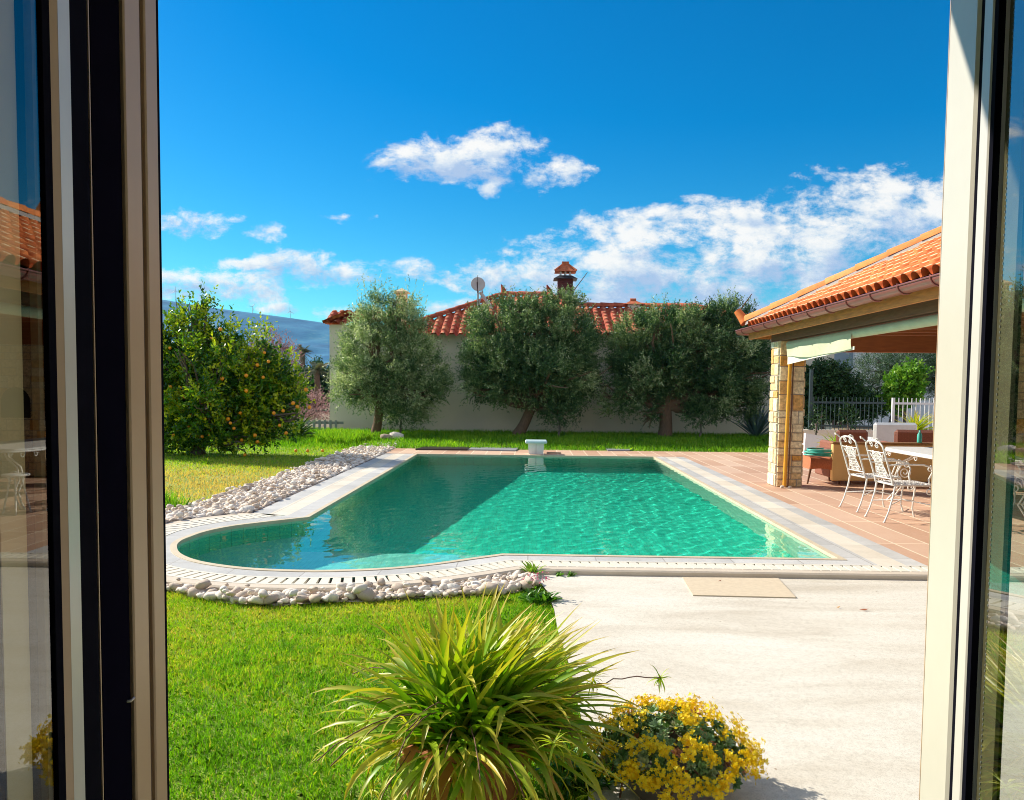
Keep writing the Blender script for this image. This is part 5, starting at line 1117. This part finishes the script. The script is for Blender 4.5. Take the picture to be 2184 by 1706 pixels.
for (px, sd, lb) in ((1740, 74, 'green climbing plant on the left of the shaded fence'), (1808, 75, 'green climbing plant in the middle of the shaded fence')):
    tree('climbing_plant', (V(px, 920, 19.7).x, 19.7, .4), [blob(px, 892, 15, 20, 19.7, .1)], 34, 8, .08, .035, .2, M['hedge'], M['bark_grey'], lb, 'climber', .02, (V(px, 910, 19.7).x, 19.7, .7), sd, tonemean=.3)
# building behind the hedge
bq = V(1725, 800, 42); bb = empty('white_building', (bq.x, 42, 0), label='modern white building with blue-grey fascia behind the hedge', cat='building')
x1_ = V(1818, 800, 42).x - bq.x; z1_ = V(1770, 788, 42).z; z2_ = V(1770, 757, 42).z
mb = MB(); mb.box((-2, .2, -.3), (x1_ - .2, 8, z1_)); mb.build('wall', M['brown_build'], bb)
mb = MB(); mb.box((-2, 0, z1_), (x1_, 8, z2_ + .6)); mb.build('fascia', M['blue_build'], bb)
mb = MB(); mb.box((x1_, -.3, -.3), (x1_ + 8, 9, z2_ + 1.2)); mb.build('side_wall', M['white_build'], bb)
mb = MB(); mb.box((.9, .15, z1_ - .55), (x1_ - .6, .22, z1_ - .12)); w_ = mb.build('window', M['darkglass'], bb)
mb = MB(); mb.box((.85, .12, z1_ - .6), (x1_ - .55, .15, z1_ - .55)); mb.box((.85, .12, z1_ - .12), (x1_ - .55, .15, z1_ - .08)); mb.build('frame', M['white_build'], w_)

# ------------------------------------------------------------------ mountain and turbines
prof = [(-300, 600), (100, 610), (250, 628), (355, 640), (400, 648), (450, 656), (545, 668), (640, 681), (703, 690), (800, 712), (950, 740), (1150, 775), (1400, 800), (1800, 812), (2400, 815)]
YM = 1250.0; pw = [V(x, y, YM) for x, y in prof]
xs = np.linspace(pw[0].x, pw[-1].x, 260); hz_ = np.interp(xs, [p.x for p in pw], [p.z for p in pw]); ts = np.linspace(0, 1, 44); mr = np.random.default_rng(4)
Xg, Tg = np.meshgrid(xs, ts); Yg = YM - 620 * (1 - Tg); Hg = np.tile(hz_, (44, 1)); sh = Tg ** 1.25
rid = vnoise(Xg / 55, Yg / 55, 9) * 13 * Tg * (1 - Tg) * 3 + vnoise(Xg / 18, Yg / 18, 10) * 3 * Tg * (1 - Tg) * 4
Zg = -.3 + (Hg + .3) * sh + rid; Zg[0] = -5
back = np.stack([xs, np.full_like(xs, YM + 350), np.full_like(xs, -5)], 1)
vv = np.concatenate([np.stack([Xg.ravel(), Yg.ravel(), Zg.ravel()], 1), back]); idx = np.arange(45 * 260).reshape(45, 260)
q = np.stack([idx[:-1, :-1], idx[:-1, 1:], idx[1:, 1:], idx[1:, :-1]], -1).reshape(-1, 4)
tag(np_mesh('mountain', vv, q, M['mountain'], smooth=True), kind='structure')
for i, (px, pt_, pb, lb) in enumerate(((375, 612, 643, 'leftmost of the five tiny wind turbines on the ridge'), (449, 629, 658, 'wind turbine on the ridge, second from the left'), (539, 646, 670, 'wind turbine on the ridge, third from the left'), (619, 656, 681, 'wind turbine on the ridge, fourth from the left'), (711, 668, 694, 'rightmost tiny wind turbine above the parapet tiles'))):
    b_ = V(px, pb, YM); t_ = V(px, pt_ + 8, YM); e = empty('wind_turbine', b_, label=lb, cat='wind turbine', group='wind turbines on the ridge'); h_ = t_.z - b_.z
    mb = MB(); mb.tube([(0, 0, -4), (0, 0, h_)], [.62, .34], 8); mb.build('tower', M['turbine'], e)
    mb = MB(); mb.tube([(0, -1.2, h_), (0, 1.2, h_)], .5, 8); mb.build('nacelle', M['turbine'], e)
    for k in range(3):
        a = k * 2.094 + i * .7 + 1.57; mb = MB(); mb.tube([(0, -1.3, h_), (math.cos(a) * 3, -1.3, h_ + math.sin(a) * 3), (math.cos(a) * 8, -1.3, h_ + math.sin(a) * 8)], [.25, .4, .1], 6); mb.build('blade', M['turbine'], e)

# ------------------------------------------------------------------ foreground plants
e = empty('potted_strap_plant', (-.235, 2.90, -.06), label='big clump of arching yellow-green strap leaves in a terracotta pot', cat='plant')
mb = MB(); mb.lathe([(.001, 0), (.19, 0), (.20, .02), (.25, .24), (.27, .25), (.275, .31), (.25, .315), (.235, .27), (.001, .26)], n=32); mb.build('pot', M['terracotta'], e)
mb = MB(); mb.lathe([(.235, .268), (.15, .285), (.001, .29)], n=24); mb.build('soil', M['soil'], e)
r = np.random.default_rng(101)
sets = [strap_plant(240, (.34, .60), .034, .25, 1.5, 1.3, r, .15, 10, tone=(.40, .2)), strap_plant(64, (.48, .68), .034, 1.05, 1.5, .35, r, .12, 10, tone=(.55, .16)),
        strap_plant(110, (.38, .64), .032, .1, 1.0, 1.25, r, .18, 10, -.9, .9, tone=(.45, .2)), strap_plant(210, (.32, .54), .028, -.2, .8, 2.0, r, .2, 10, tone=(.58, .25)), strap_plant(60, (.3, .52), .018, -.4, .9, 2.4, r, .2, 10, tone=(.93, .08)),
        strap_plant(80, (.5, .72), .030, .55, 1.2, .5, r, .12, 10, -.5, .8, tone=(.6, .15))]
o = add_straps('leaves', sets, M['strap'], e); o.location = (0, 0, .27); o.scale = (1, 1, .86)
mb = MB(); 
for k in range(30):
    a = r.uniform(0, 6.28); ln = r.uniform(.35, .75); el = r.uniform(.2, 1.0); pts = []; p_ = np.array([0, 0, .3]); cur = el
    for j in range(10): pts.append(tuple(p_)); p_ = p_ + np.array([math.cos(a) * math.cos(cur), math.sin(a) * math.cos(cur), math.sin(cur)]) * ln / 9 + r.normal(size=3) * .004; cur -= r.uniform(.08, .22)
    mb.tube(pts, .0022, 5)
mb.build('runners', M['rootmass'], e)
# plantlets at runner tips
vs = [];
for k in range(24):
    a = r.uniform(0, 6.28) if k > 4 else r.uniform(-.3, .4); rr_ = r.uniform(.3, .55); zz = r.uniform(-.1, .35); s_ = strap_plant(16, (.04, .09), .007, -.9, 1.2, 1.2, r, .005, 5, tone=(.72, .08)); s_[0][:] += np.array([math.cos(a) * rr_, math.sin(a) * rr_, zz + .1]); vs.append(s_)
[add_straps('plantlet', [q_], M['strap'], e) for q_ in vs]
# long runner reaching over the patio
pa = Vector((.15, 2.75, .42)); pb_ = V(1408, 1447, 3.1)
ru = MB(); ptsr = [pa + (pb_ - pa) * t_ + Vector((0, 0, .03 * math.sin(t_ * 3.1))) + Vector(r.normal(size=3) * .003) for t_ in np.linspace(0, 1, 12)]
ru.tube([p_ - e.location for p_ in ptsr], .0022, 5); ru.build('long_runner', M['rootmass'], e)
s_ = strap_plant(22, (.03, .075), .006, -1.2, 1.3, 1.0, r, .003, 5, tone=(.6, .1)); s_[0][:] += np.array(pb_ - e.location); add_straps('plantlet', [s_], M['strap'], e)

# flowering succulent
fc = Vector((.565, 3.02, -.045)); e = empty('flower_pot', fc, label='grey pot of succulent covered with yellow flowers at the lower edge', cat='flower pot')
mb = MB(); mb.lathe([(.001, 0), (.15, 0), (.16, .01), (.2, .10), (.215, .11), (.215, .13), (.195, .132), (.185, .11), (.001, .10)], n=32); mb.build('pot', M['greypot'], e)
r = np.random.default_rng(55); n = 520; u = unit(r.normal(size=(n, 3))); u[:, 2] = np.abs(u[:, 2]) * 1.0 - .22; u = unit(u); rd = np.array([.28, .26, .155]); cc = u * rd * r.uniform(.62, 1.0, (n, 1)) + np.array([0, 0, .135])
vs, fs, ts = [], [], []; k_ = 0
for i in range(n):
    nl_ = 10; a = np.arange(nl_) * 2.4 + r.uniform(0, 6); out = unit(u[i] + np.array([0, 0, .35])); s1_ = unit(np.cross(out, [0.3, .8, .1])); s2_ = np.cross(out, s1_); L0 = r.uniform(.022, .036); tb_ = float(np.clip(r.normal(.45, .2), 0, .85)) if r.random() > .07 else .97
    for j in range(nl_):
        t_ = .35 + .65 * j / nl_; d_ = unit((s1_ * math.cos(a[j]) + s2_ * math.sin(a[j])) * (1.1 - .6 * (j / nl_)) + out * (.35 + .6 * j / nl_)); sd_ = unit(np.cross(d_, out)) * L0 * .24; b0 = cc[i]; nu = np.cross(sd_, d_); nu = unit(nu) * L0 * .10
        vs += [b0, b0 + d_ * L0 * .65 + sd_, b0 + d_ * L0, b0 + d_ * L0 * .65 - sd_, b0 + d_ * L0 * .55 + nu]; fs += [(k_, k_ + 1, k_ + 4), (k_ + 1, k_ + 2, k_ + 4), (k_ + 2, k_ + 3, k_ + 4), (k_ + 3, k_, k_ + 4)]; ts += [tb_] * 4; k_ += 5
np_mesh('foliage', np.array(vs), np.array(fs), M['succ'], e, smooth=True, attrs={'tone': ('FACE', ts)})
vs, fs, ts = [], [], []; k_ = 0; m_ = 100; u = unit(r.normal(size=(m_, 3)) + np.array([.25, -.1, .1])); u[:, 2] = np.abs(u[:, 2]) - .12; u = unit(u); cc = u * (rd + np.array([.02, .02, .02])) * r.uniform(.96, 1.12, (m_, 1)) + np.array([0, 0, .135])
for i in range(m_):
    for q_ in range(34):
        c0 = cc[i] + r.normal(size=3) * .0135; out = unit(u[i] + r.normal(size=3) * .6); s1_ = unit(np.cross(out, [0.3, .8, .1])); s2_ = np.cross(out, s1_); tb_ = r.random()
        for j in range(5):
            a = j * 1.2566; d_ = unit(s1_ * math.cos(a) + s2_ * math.sin(a) + out * .35); sd_ = unit(np.cross(d_, out)) * .0030; vs += [c0, c0 + d_ * .0055 + sd_, c0 + d_ * .0095, c0 + d_ * .0055 - sd_]; fs.append((k_, k_ + 1, k_ + 2, k_ + 3)); ts.append(tb_); k_ += 4
np_mesh('flowers', np.array(vs), np.array(fs), M['petal'], e, attrs={'tone': ('FACE', ts)})
mb = MB()
for k in range(14):
    a = r.uniform(0, 6.28); a2 = a + r.normal() * .5; mb.tube([(.12 * math.cos(a), .12 * math.sin(a), .15), (.2 * math.cos(a2), .2 * math.sin(a2), .14 + r.uniform(-.02, .03)), (.25 * math.cos(a2 + .2), .25 * math.sin(a2 + .2), .06 + r.uniform(-.04, .06)), (.26 * math.cos(a2 + .3), .26 * math.sin(a2 + .3), .12)], .004, 6)
mb.build('stems', M['rootmass'], e)
# leafy ground cover between both pots
def small_plant(name, P_, n_, Lr, Wd, label, cat, mat, tone=(.5, .2), el=(.2, 1.5), dr=.9, orr=.04):
    e = empty(name, P_, label=label, cat=cat); add_straps('leaves', [strap_plant(n_, Lr, Wd, el[0], el[1], dr, r, orr, 6, tone=tone)], mat, e); return e
small_plant('ground_cover', (.24, 3.15, -.05), 240, (.05, .13), .022, 'low dark leafy plant between the two pots', 'plant', M['bright'], (.3, .2), (-.1, 1.3), 1.0, .14)
p = G(1136, 1228, -.05)
e = small_plant('weed', (p.x, p.y, -.05), 34, (.07, .16), .03, 'yellow-green weed growing at the coping corner by the pebbles', 'plant', M['bright'], (.9, .1), (.6, 1.5), .6, .03)
p = G(1160, 1280, -.05); e = small_plant('flowering_weed', (p.x - .03, p.y, -.06), 150, (.05, .12), .03, 'leafy clump with pink flowers at the lawn corner by the patio', 'plant', M['bright'], (.25, .2), (.2, 1.4), .8, .10)
vs, fs = [], []; k_ = 0
for i in range(26):
    c0 = np.array([r.normal() * .05 - .02, .05 + r.normal() * .03, .14 + r.random() * .06])
    for j in range(5): d_ = unit(r.normal(size=3)) * .014; s_ = unit(np.cross(d_, [0, .3, 1])) * .006; vs += [c0, c0 + d_ * .6 + s_, c0 + d_, c0 + d_ * .6 - s_]; fs.append((k_, k_ + 1, k_ + 2, k_ + 3)); k_ += 4
np_mesh('flowers', np.array(vs), np.array(fs), M['pink'], e, attrs={'tone': ('FACE', r.random(len(fs)))})
for (px, lb) in ((1190, 'tiny weed at the foot of the coping step, left of the other'), (1216, 'tiny weed at the foot of the coping step, right of the other')):
    p = G(px, 1222, -.05); small_plant('weed', (p.x, p.y - .12, -.05), 22, (.03, .06), .02, lb, 'plant', M['bright'], (.5, .1), (.2, 1.3), .6, .02)
for i, (px, py, lb, c_) in enumerate(((1843, 1301, 'small dry brown leaf lying alone on the concrete near the right door', 'mulch'), (1788, 1296, 'tiny yellow leaf on the concrete left of the brown leaf', 'yellow'), (1535, 1240, 'dark leaf scrap on the beige slab edge', 'mulch'))):
    p = G(px, py, -.04); mb = MB(); s_ = .035 if i == 0 else .018; mb.add([(-s_, 0, .006), (0, -s_ * .35, .004), (s_, 0, .012), (0, s_ * .4, .008)], [(0, 1, 2, 3)]); q = mb.build('fallen_leaf', M[c_], None, (p.x, p.y, -.042)); q.rotation_euler = (0, 0, .3 * i); tag(q, lb, 'leaf')

# ------------------------------------------------------------------ our house: wall, room, eave
ZT = 2.45
mb = MB(); mb.box((-12, -.1, -.3), (-.62, .2, 3.0)); mb.box((.52, -.1, -.3), (12, .2, 3.0)); mb.box((-.62, -.1, ZT), (.52, .2, 3.0)); q = mb.build('house_wall', M['render_wall']); tag(q, 'rendered house wall around the open glass door', 'wall', kind='structure')
mb = MB(); mb.box((-12, .2, 2.5), (12, 1.36, 2.62)); q = mb.build('eave', M['render_wall']); tag(q, kind='structure')
mb = MB(); mb.add([(-3, -.1, 0), (3, -.1, 0), (3, -5, 0), (-3, -5, 0), (-3, -.1, 2.7), (3, -.1, 2.7), (3, -5, 2.7), (-3, -5, 2.7)], [(4, 5, 6, 7), (3, 2, 6, 7), (0, 3, 7, 4), (1, 5, 6, 2)]); q = mb.build('room_wall', M['room']); tag(q, kind='structure')
mb = MB(); mb.add([(-3, .2, -.02), (3, .2, -.02), (3, -5, -.02), (-3, -5, -.02)], [(0, 1, 2, 3)]); q = mb.build('room_floor', M['room_floor']); tag(q, kind='structure')
# left: dark shutter with beige edge rail, glazed leaf in front of it
LX = -.5
def yy(px): d = ray(px, 853); return LX / (d.x / d.y)
sh_ = empty('folding_shutter', (LX, .2, 0), label='dark folded shutter with beige edge rail left of the view', cat='shutter')
zb, ztt = .02, 2.42; oy = -.2
mb = MB(); mb.box((-.075, 0.02, zb), (-.026, yy(171) + oy, ztt)); mb.box((-.075, yy(171) + oy, zb), (-.006, yy(278) + oy, ztt)); mb.box((-.006, yy(213) + oy, zb), (-.003, yy(270) + oy, ztt)); mb.build('panel', M['darkpaint'], sh_)
mb = MB(); mb.box((-.006, yy(171) + oy, zb), (-.0035, yy(207) + oy, ztt)); mb.build('gasket', M['rubber'], sh_)
mb = MB(); mb.box((-.006, yy(208.5) + oy, zb), (-.0028, yy(210.4) + oy, ztt)); mb.build('seal_strip', M['beige_frame'], sh_)
mb = MB(); a_, b_, c_, d_ = yy(278) + oy, yy(311) + oy, yy(321) + oy, yy(346) + oy
mb.box((-.07, a_, zb), (0.0, b_, ztt), bev=.002); mb.box((-.07, c_, zb), (0.0, d_, ztt), bev=.002); mb.build('edge_rail', M['beige_frame'], sh_)
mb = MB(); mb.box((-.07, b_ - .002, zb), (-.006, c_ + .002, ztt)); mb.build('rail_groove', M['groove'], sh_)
mb = MB(); mb.box((-.065, d_, zb), (-.003, yy(356) + oy, ztt), bev=.003); mb.build('edge_seal', M['rubber'], sh_)
hp_ = V(270, 1492, yy(270)); mb = MB(); mb.tube([(-.008, hp_.y + oy - .006, hp_.z), (.001, hp_.y + oy - .004, hp_.z), (.001, hp_.y + oy + .004, hp_.z + .001)], .0018, 8); mb.build('latch', M['steel'], sh_)
mb = MB(); mb.box((-.0215, yy(38) + oy, zb), (-.0205, yy(92) + oy, ztt)); mb.build('strip_behind_glass', M['pale_strip'], sh_)  # pale strip added behind the pane to give its vertical stripe
ld = empty('glass_door', (LX, .2, 0), label='glazed door leaf with cream bead at the left edge, mirroring the terrace', cat='door', group=None)
g0, g1_, g2_, g3_, g4_ = .03, yy(97) + oy, yy(125) + oy, yy(136) + oy, yy(170) + oy
mb = MB(); mb.add([(-.004, g0, .1), (-.004, g2_, .1), (-.004, g2_, 2.36), (-.004, g0, 2.36)], [(0, 1, 2, 3)]); mb.build('pane', M['glass_left'], ld)
mb = MB(); mb.box((-.016, yy(101) + oy, .1), (-.008, g1_ + .012, 2.36)); mb.build('spacer', M['spacer'], ld)
mb = MB(); mb.box((-.02, g1_ + .010, .08), (-.001, g2_, 2.38)); mb.build('gasket', M['rubber'], ld)
mb = MB(); mb.add([(-.002, g2_, zb), (.002, g3_, zb), (-.003, g4_, zb), (-.02, g4_, zb), (-.02, g2_, zb), (-.002, g2_, ztt), (.002, g3_, ztt), (-.003, g4_, ztt), (-.02, g4_, ztt), (-.02, g2_, ztt)], [(0, 1, 6, 5), (2, 3, 8, 7), (3, 4, 9, 8), (4, 0, 5, 9)]); mb.build('stile', M['beige_frame'], ld)  # near half of the cream bead, shade put into its beige
mb = MB(); mb.add([(.0022, g3_, zb), (-.0028, g4_, zb), (-.0028, g4_, ztt), (.0022, g3_, ztt)], [(0, 1, 2, 3)]); mb.build('glazing_bead', M['white_frame'], ld)  # far half of the bead, sky sheen put into its whiter colour
mb = MB(); mb.box((-.02, g0, zb), (0, g2_, .1)); mb.box((-.02, g0, 2.36), (0, g2_, ztt)); mb.box((-.02, g0 - .03, zb), (0, g0, ztt)); mb.build('frame', M['cream'], ld)
# right leaf, opened outwards past square
FE = Vector((.478, .950)); DD = Vector((-.17, -.985)).normalized()
def tt(px):
    d = ray(px, 853); k = d.x / d.y; return (FE.x - k * FE.y) / (k * DD.y - DD.x)
rd_ = empty('glass_door', (FE.x, FE.y, 0), math.atan2(DD.y, DD.x), label='sunlit cream door leaf with glass at the right edge', cat='door')
# local +x runs from the free edge towards the hinge; local -y/+y: face towards the opening is local... 
sgn = -1.0   # side facing the opening
def rbox(mb, t0, t1, d0, d1, z0=zb, z1=ztt, bev=0):   # d: depth behind the face (0 = face)
    ya, yb = (-d1 * -1, -d0 * -1)
    mb.box((t0, min(d0, d1) * 1.0, z0), (t1, max(d0, d1) * 1.0, z1), bev=bev)
T = [tt(x) for x in (1983, 1987, 1993, 2053, 2059.5, 2080, 2127)]
mb = MB(); rbox(mb, T[0] - .002, T[1], .006, .05); mb.build('edge_trim', M['beige_frame'], rd_)
mb = MB(); rbox(mb, T[1], T[2], .004, .05); rbox(mb, T[3], T[4], .003, .05); mb.build('gasket', M['rubber'], rd_)
mb = MB(); rbox(mb, T[2], T[3], .0, .055, bev=.004); mb.build('stile', M['cream'], rd_)
mb = MB(); rbox(mb, T[4], T[5], .002, .03, bev=.003); mb.build('glazing_bead', M['white_frame'], rd_)
mb = MB(); rbox(mb, T[5], T[5] + .010, .003, .0095, .1, 2.36); mb.build('seal', M['rubber'], rd_)
mb = MB(); rbox(mb, T[5] + .012, T[6] - .004, .0125, .0165, .1, 2.36)
mb.build('spacer', M['spacer'], rd_)
mb = MB(); z_ = .12
while z_ < 2.34: mb.box((T[5] + .022, .0115, z_), (T[5] + .0235, .0124, z_ + .0022)); z_ += .0056
mb.build('spacer_perforation', M['panel_grey'], rd_)
mb = MB(); mb.add([(T[5], .010, .1), (.70, .010, .1), (.70, .010, 2.36), (T[5], .010, 2.36)], [(0, 1, 2, 3)]); mb.build('pane', M['glass_right'], rd_)
mb = MB(); rbox(mb, T[5], .70, .0, .05, zb, .1); rbox(mb, T[5], .70, .0, .05, 2.36, ztt); rbox(mb, .70, .78, 0, .05); mb.build('frame', M['cream'], rd_)
for q in (x for x in bpy.data.objects if x.parent == rd_): pass

# ------------------------------------------------------------------ haze
hm, nt, b, o = nmat('haze_air'); nt.nodes.remove(b); pv = N(nt, 'ShaderNodeVolumePrincipled'); pv.inputs['Color'].default_value = (.16, .60, 1, 1); pv.inputs['Density'].default_value = .00007; pv.inputs['Anisotropy'].default_value = .2; L(nt, pv.outputs[0], o.inputs['Volume'])
mb = MB(); mb.box((-1800, -120, -6.5), (1800, 1700, 190)); hz = mb.build('haze', hm); tag(hz, kind='stuff', label='thin blue air between the garden and the mountain', cat='haze')

# ------------------------------------------------------------------ light
SD = Vector((-.741, .394, .545)).normalized()
s = bpy.data.lights.new('sun', 'SUN'); s.energy = 4.4; s.angle = R(.5); s.color = (1, .92, .78); so = bpy.data.objects.new('sun', s); COL.objects.link(so)
so.rotation_euler = SD.to_track_quat('Z', 'Y').to_euler(); s.cycles.is_caustics_light = True
W_ = bpy.data.worlds.new('World'); SC.world = W_; W_.use_nodes = True; nt = W_.node_tree; bg = nt.nodes['Background']
sk = N(nt, 'ShaderNodeTexSky'); sk.sky_type = 'NISHITA'; sk.sun_disc = False; sk.sun_elevation = math.asin(SD.z); sk.sun_rotation = math.atan2(SD.x, SD.y); sk.altitude = 0; sk.air_density = 1.0; sk.dust_density = .25; sk.ozone_density = 3.5
hs_ = N(nt, 'ShaderNodeHueSaturation'); hs_.inputs['Saturation'].default_value = 1.5; hs_.inputs['Value'].default_value = 1.0; L(nt, sk.outputs[0], hs_.inputs['Color'])
skc = mixc(nt, 1.0, hs_.outputs[0], (.40, .86, .84), 'MULTIPLY')
# clouds: patches of the sky given by direction (u = x/y, w = z/y)
tc = N(nt, 'ShaderNodeTexCoord'); sp = N(nt, 'ShaderNodeSeparateXYZ'); L(nt, tc.outputs['Generated'], sp.inputs[0])
def MA(op, a, b_=None, clamp=False, c=None):
    n = N(nt, 'ShaderNodeMath', operation=op, use_clamp=clamp)
    for i, v in enumerate((a, b_, c)):
        if v is None: continue
        if isinstance(v, (int, float)): n.inputs[i].default_value = v
        else: L(nt, v, n.inputs[i])
    return n.outputs[0]
ym = MA('MAXIMUM', sp.outputs[1], .02); U_ = MA('DIVIDE', sp.outputs[0], ym); Wv = MA('DIVIDE', sp.outputs[2], ym)
cb = N(nt, 'ShaderNodeCombineXYZ'); L(nt, U_, cb.inputs[0]); L(nt, MA('MULTIPLY', Wv, 1.6), cb.inputs[1])
nz = noise(nt, cb.outputs[0], 13, 12, .66, .2); nz2 = noise(nt, cb.outputs[0], 42, 8, .65)
cb2 = N(nt, 'ShaderNodeCombineXYZ'); L(nt, MA('ADD', U_, -.02), cb2.inputs[0]); L(nt, MA('MULTIPLY', MA('ADD', Wv, .012), 1.6), cb2.inputs[1]); nzs = noise(nt, cb2.outputs[0], 13, 12, .66, .2)
clouds = [  # centre x, y, half width, half height (photo grid), weight
    (955, 345, 110, 34, 1.1), (1040, 330, 90, 38, 1.1), (1110, 372, 60, 24, .9), (1175, 370, 48, 20, .95), (900, 350, 60, 24, 1.0), (1048, 400, 18, 14, .75), (825, 342, 18, 8, .55),
    (425, 478, 60, 22, .95), (565, 494, 42, 14, .9), (372, 466, 20, 9, .6), (500, 468, 26, 12, .6), (725, 466, 36, 9, .7), (795, 464, 18, 7, .6),
    (460, 612, 140, 34, 1.15), (390, 598, 90, 24, 1.05), (655, 572, 90, 28, 1.1), (705, 585, 70, 22, 1.05), (505, 566, 70, 12, .8), (850, 575, 60, 18, .9), (890, 590, 40, 14, .8), (800, 590, 60, 18, .75), (950, 590, 16, 16, .7), (600, 658, 55, 12, .75), (700, 668, 50, 14, .85),
    (1080, 592, 95, 34, .95), (970, 655, 90, 14, .85), (1075, 540, 36, 10, .6), (1170, 545, 60, 24, .8), (1200, 600, 110, 60, 1.0), (1230, 500, 60, 16, .8), (1380, 500, 150, 38, 1.15), (1420, 560, 240, 60, 1.15), (1500, 620, 200, 40, 1.0), (1650, 520, 210, 60, 1.2), (1860, 480, 180, 72, 1.2), (1980, 440, 140, 60, 1.1), (1760, 590, 160, 70, 1.1), (1430, 455, 100, 16, .9), (1720, 416, 45, 13, .9), (1500, 425, 40, 9, .65), (1590, 462, 120, 18, .85), (1930, 404, 75, 12, .9), (1820, 402, 20, 6, .6), (1310, 620, 140, 50, 1.0), (2060, 520, 140, 90, 1.0), (1330, 560, 150, 50, 1.05), (1560, 570, 200, 60, 1.1), (1250, 640, 120, 30, .9), (1600, 640, 160, 40, 1.0)]
M_ = None; S_ = None
for (cx_, cy_, a_, b_, w_) in clouds:
    d = ray(cx_, cy_); u0, w0 = d.x / d.y, d.z / d.y; sm_ = a_ < 70; a_ *= (1.5 if sm_ else 1.2) / F; b_ *= (1.5 if sm_ else 1.25) / F; w_ += (.24 if (cy_ < 420 and cx_ < 1210 and w_ > .7) else -.22 if sm_ else .05)
    du = MA('MULTIPLY_ADD', U_, 1 / a_, False, -u0 / a_); dw = MA('MULTIPLY_ADD', Wv, 1 / b_, False, -w0 / b_)
    # flatter below: stretch when below the centre
    m_ = MA('SUBTRACT', w_, MA('ADD', MA('MULTIPLY', du, du), MA('MULTIPLY', dw, dw)))
    m_ = MA('MAXIMUM', m_, -2.6)
    M_ = m_ if M_ is None else MA('SMOOTH_MAX', M_, m_, False, .25)
    sh2 = MA('MULTIPLY', dw, MA('ADD', m_, .25, True)); S_ = sh2 if S_ is None else MA('ADD', S_, sh2)
dens = MA('ADD', MA('MULTIPLY_ADD', M_, .62, False, .10), MA('MULTIPLY', MA('SUBTRACT', nz, .5), 4.2)); dens = MA('ADD', dens, MA('MULTIPLY', MA('SUBTRACT', nz2, .5), 1.7))
mr_ = N(nt, 'ShaderNodeMapRange', interpolation_type='SMOOTHSTEP'); mr_.inputs[1].default_value = -.05; mr_.inputs[2].default_value = 1.0; L(nt, dens, mr_.inputs[0])
ahead = MA('GREATER_THAN', sp.outputs[1], .05); fac = MA('MULTIPLY', MA('MULTIPLY', mr_.outputs[0], ahead), .97)
lit = MA('ADD', MA('MULTIPLY', MA('SUBTRACT', nz, nzs), 3.4), MA('ADD', .46, MA('MULTIPLY', S_, .55))); lit = MA('ADD', lit, MA('MULTIPLY', MA('SUBTRACT', .75, dens), .26), True)
cc_ = ramp(nt, [(0, (2.7, 3.5, 4.9)), (.4, (3.9, 4.5, 5.3)), (.72, (5.3, 5.5, 5.6)), (1, (6.1, 6.0, 5.8))], lit)
nb = noise(nt, tc.outputs['Generated'], 3.0, 7, .6); mb_ = N(nt, 'ShaderNodeMapRange', interpolation_type='SMOOTHSTEP'); mb_.inputs[1].default_value = .43; mb_.inputs[2].default_value = .58; L(nt, nb, mb_.inputs[0])
my_ = N(nt, 'ShaderNodeMapRange', interpolation_type='SMOOTHSTEP'); my_.inputs[1].default_value = .70; my_.inputs[2].default_value = .60; L(nt, sp.outputs[1], my_.inputs[0])
fill_clouds = MA('MULTIPLY', MA('MULTIPLY', mb_.outputs[0], my_.outputs[0]), .9)  # clouds added outside the view to brighten and warm the fill light
out = mixc(nt, fill_clouds, mixc(nt, fac, skc, cc_.outputs[0]), (6.0, 5.9, 5.7)); L(nt, out, bg.inputs[0]); bg.inputs[1].default_value = .10
SC.view_settings.view_transform = 'Standard'; SC.view_settings.look = 'None'; SC.view_settings.exposure = .75; SC.view_settings.gamma = 1
SC.cycles.max_bounces = 10; SC.cycles.transparent_max_bounces = 16; SC.cycles.volume_bounces = 0; SC.cycles.use_denoising = True
SC.cycles.sample_clamp_indirect = 6; SC.cycles.blur_glossy = .5; SC.cycles.filter_width = 1.0
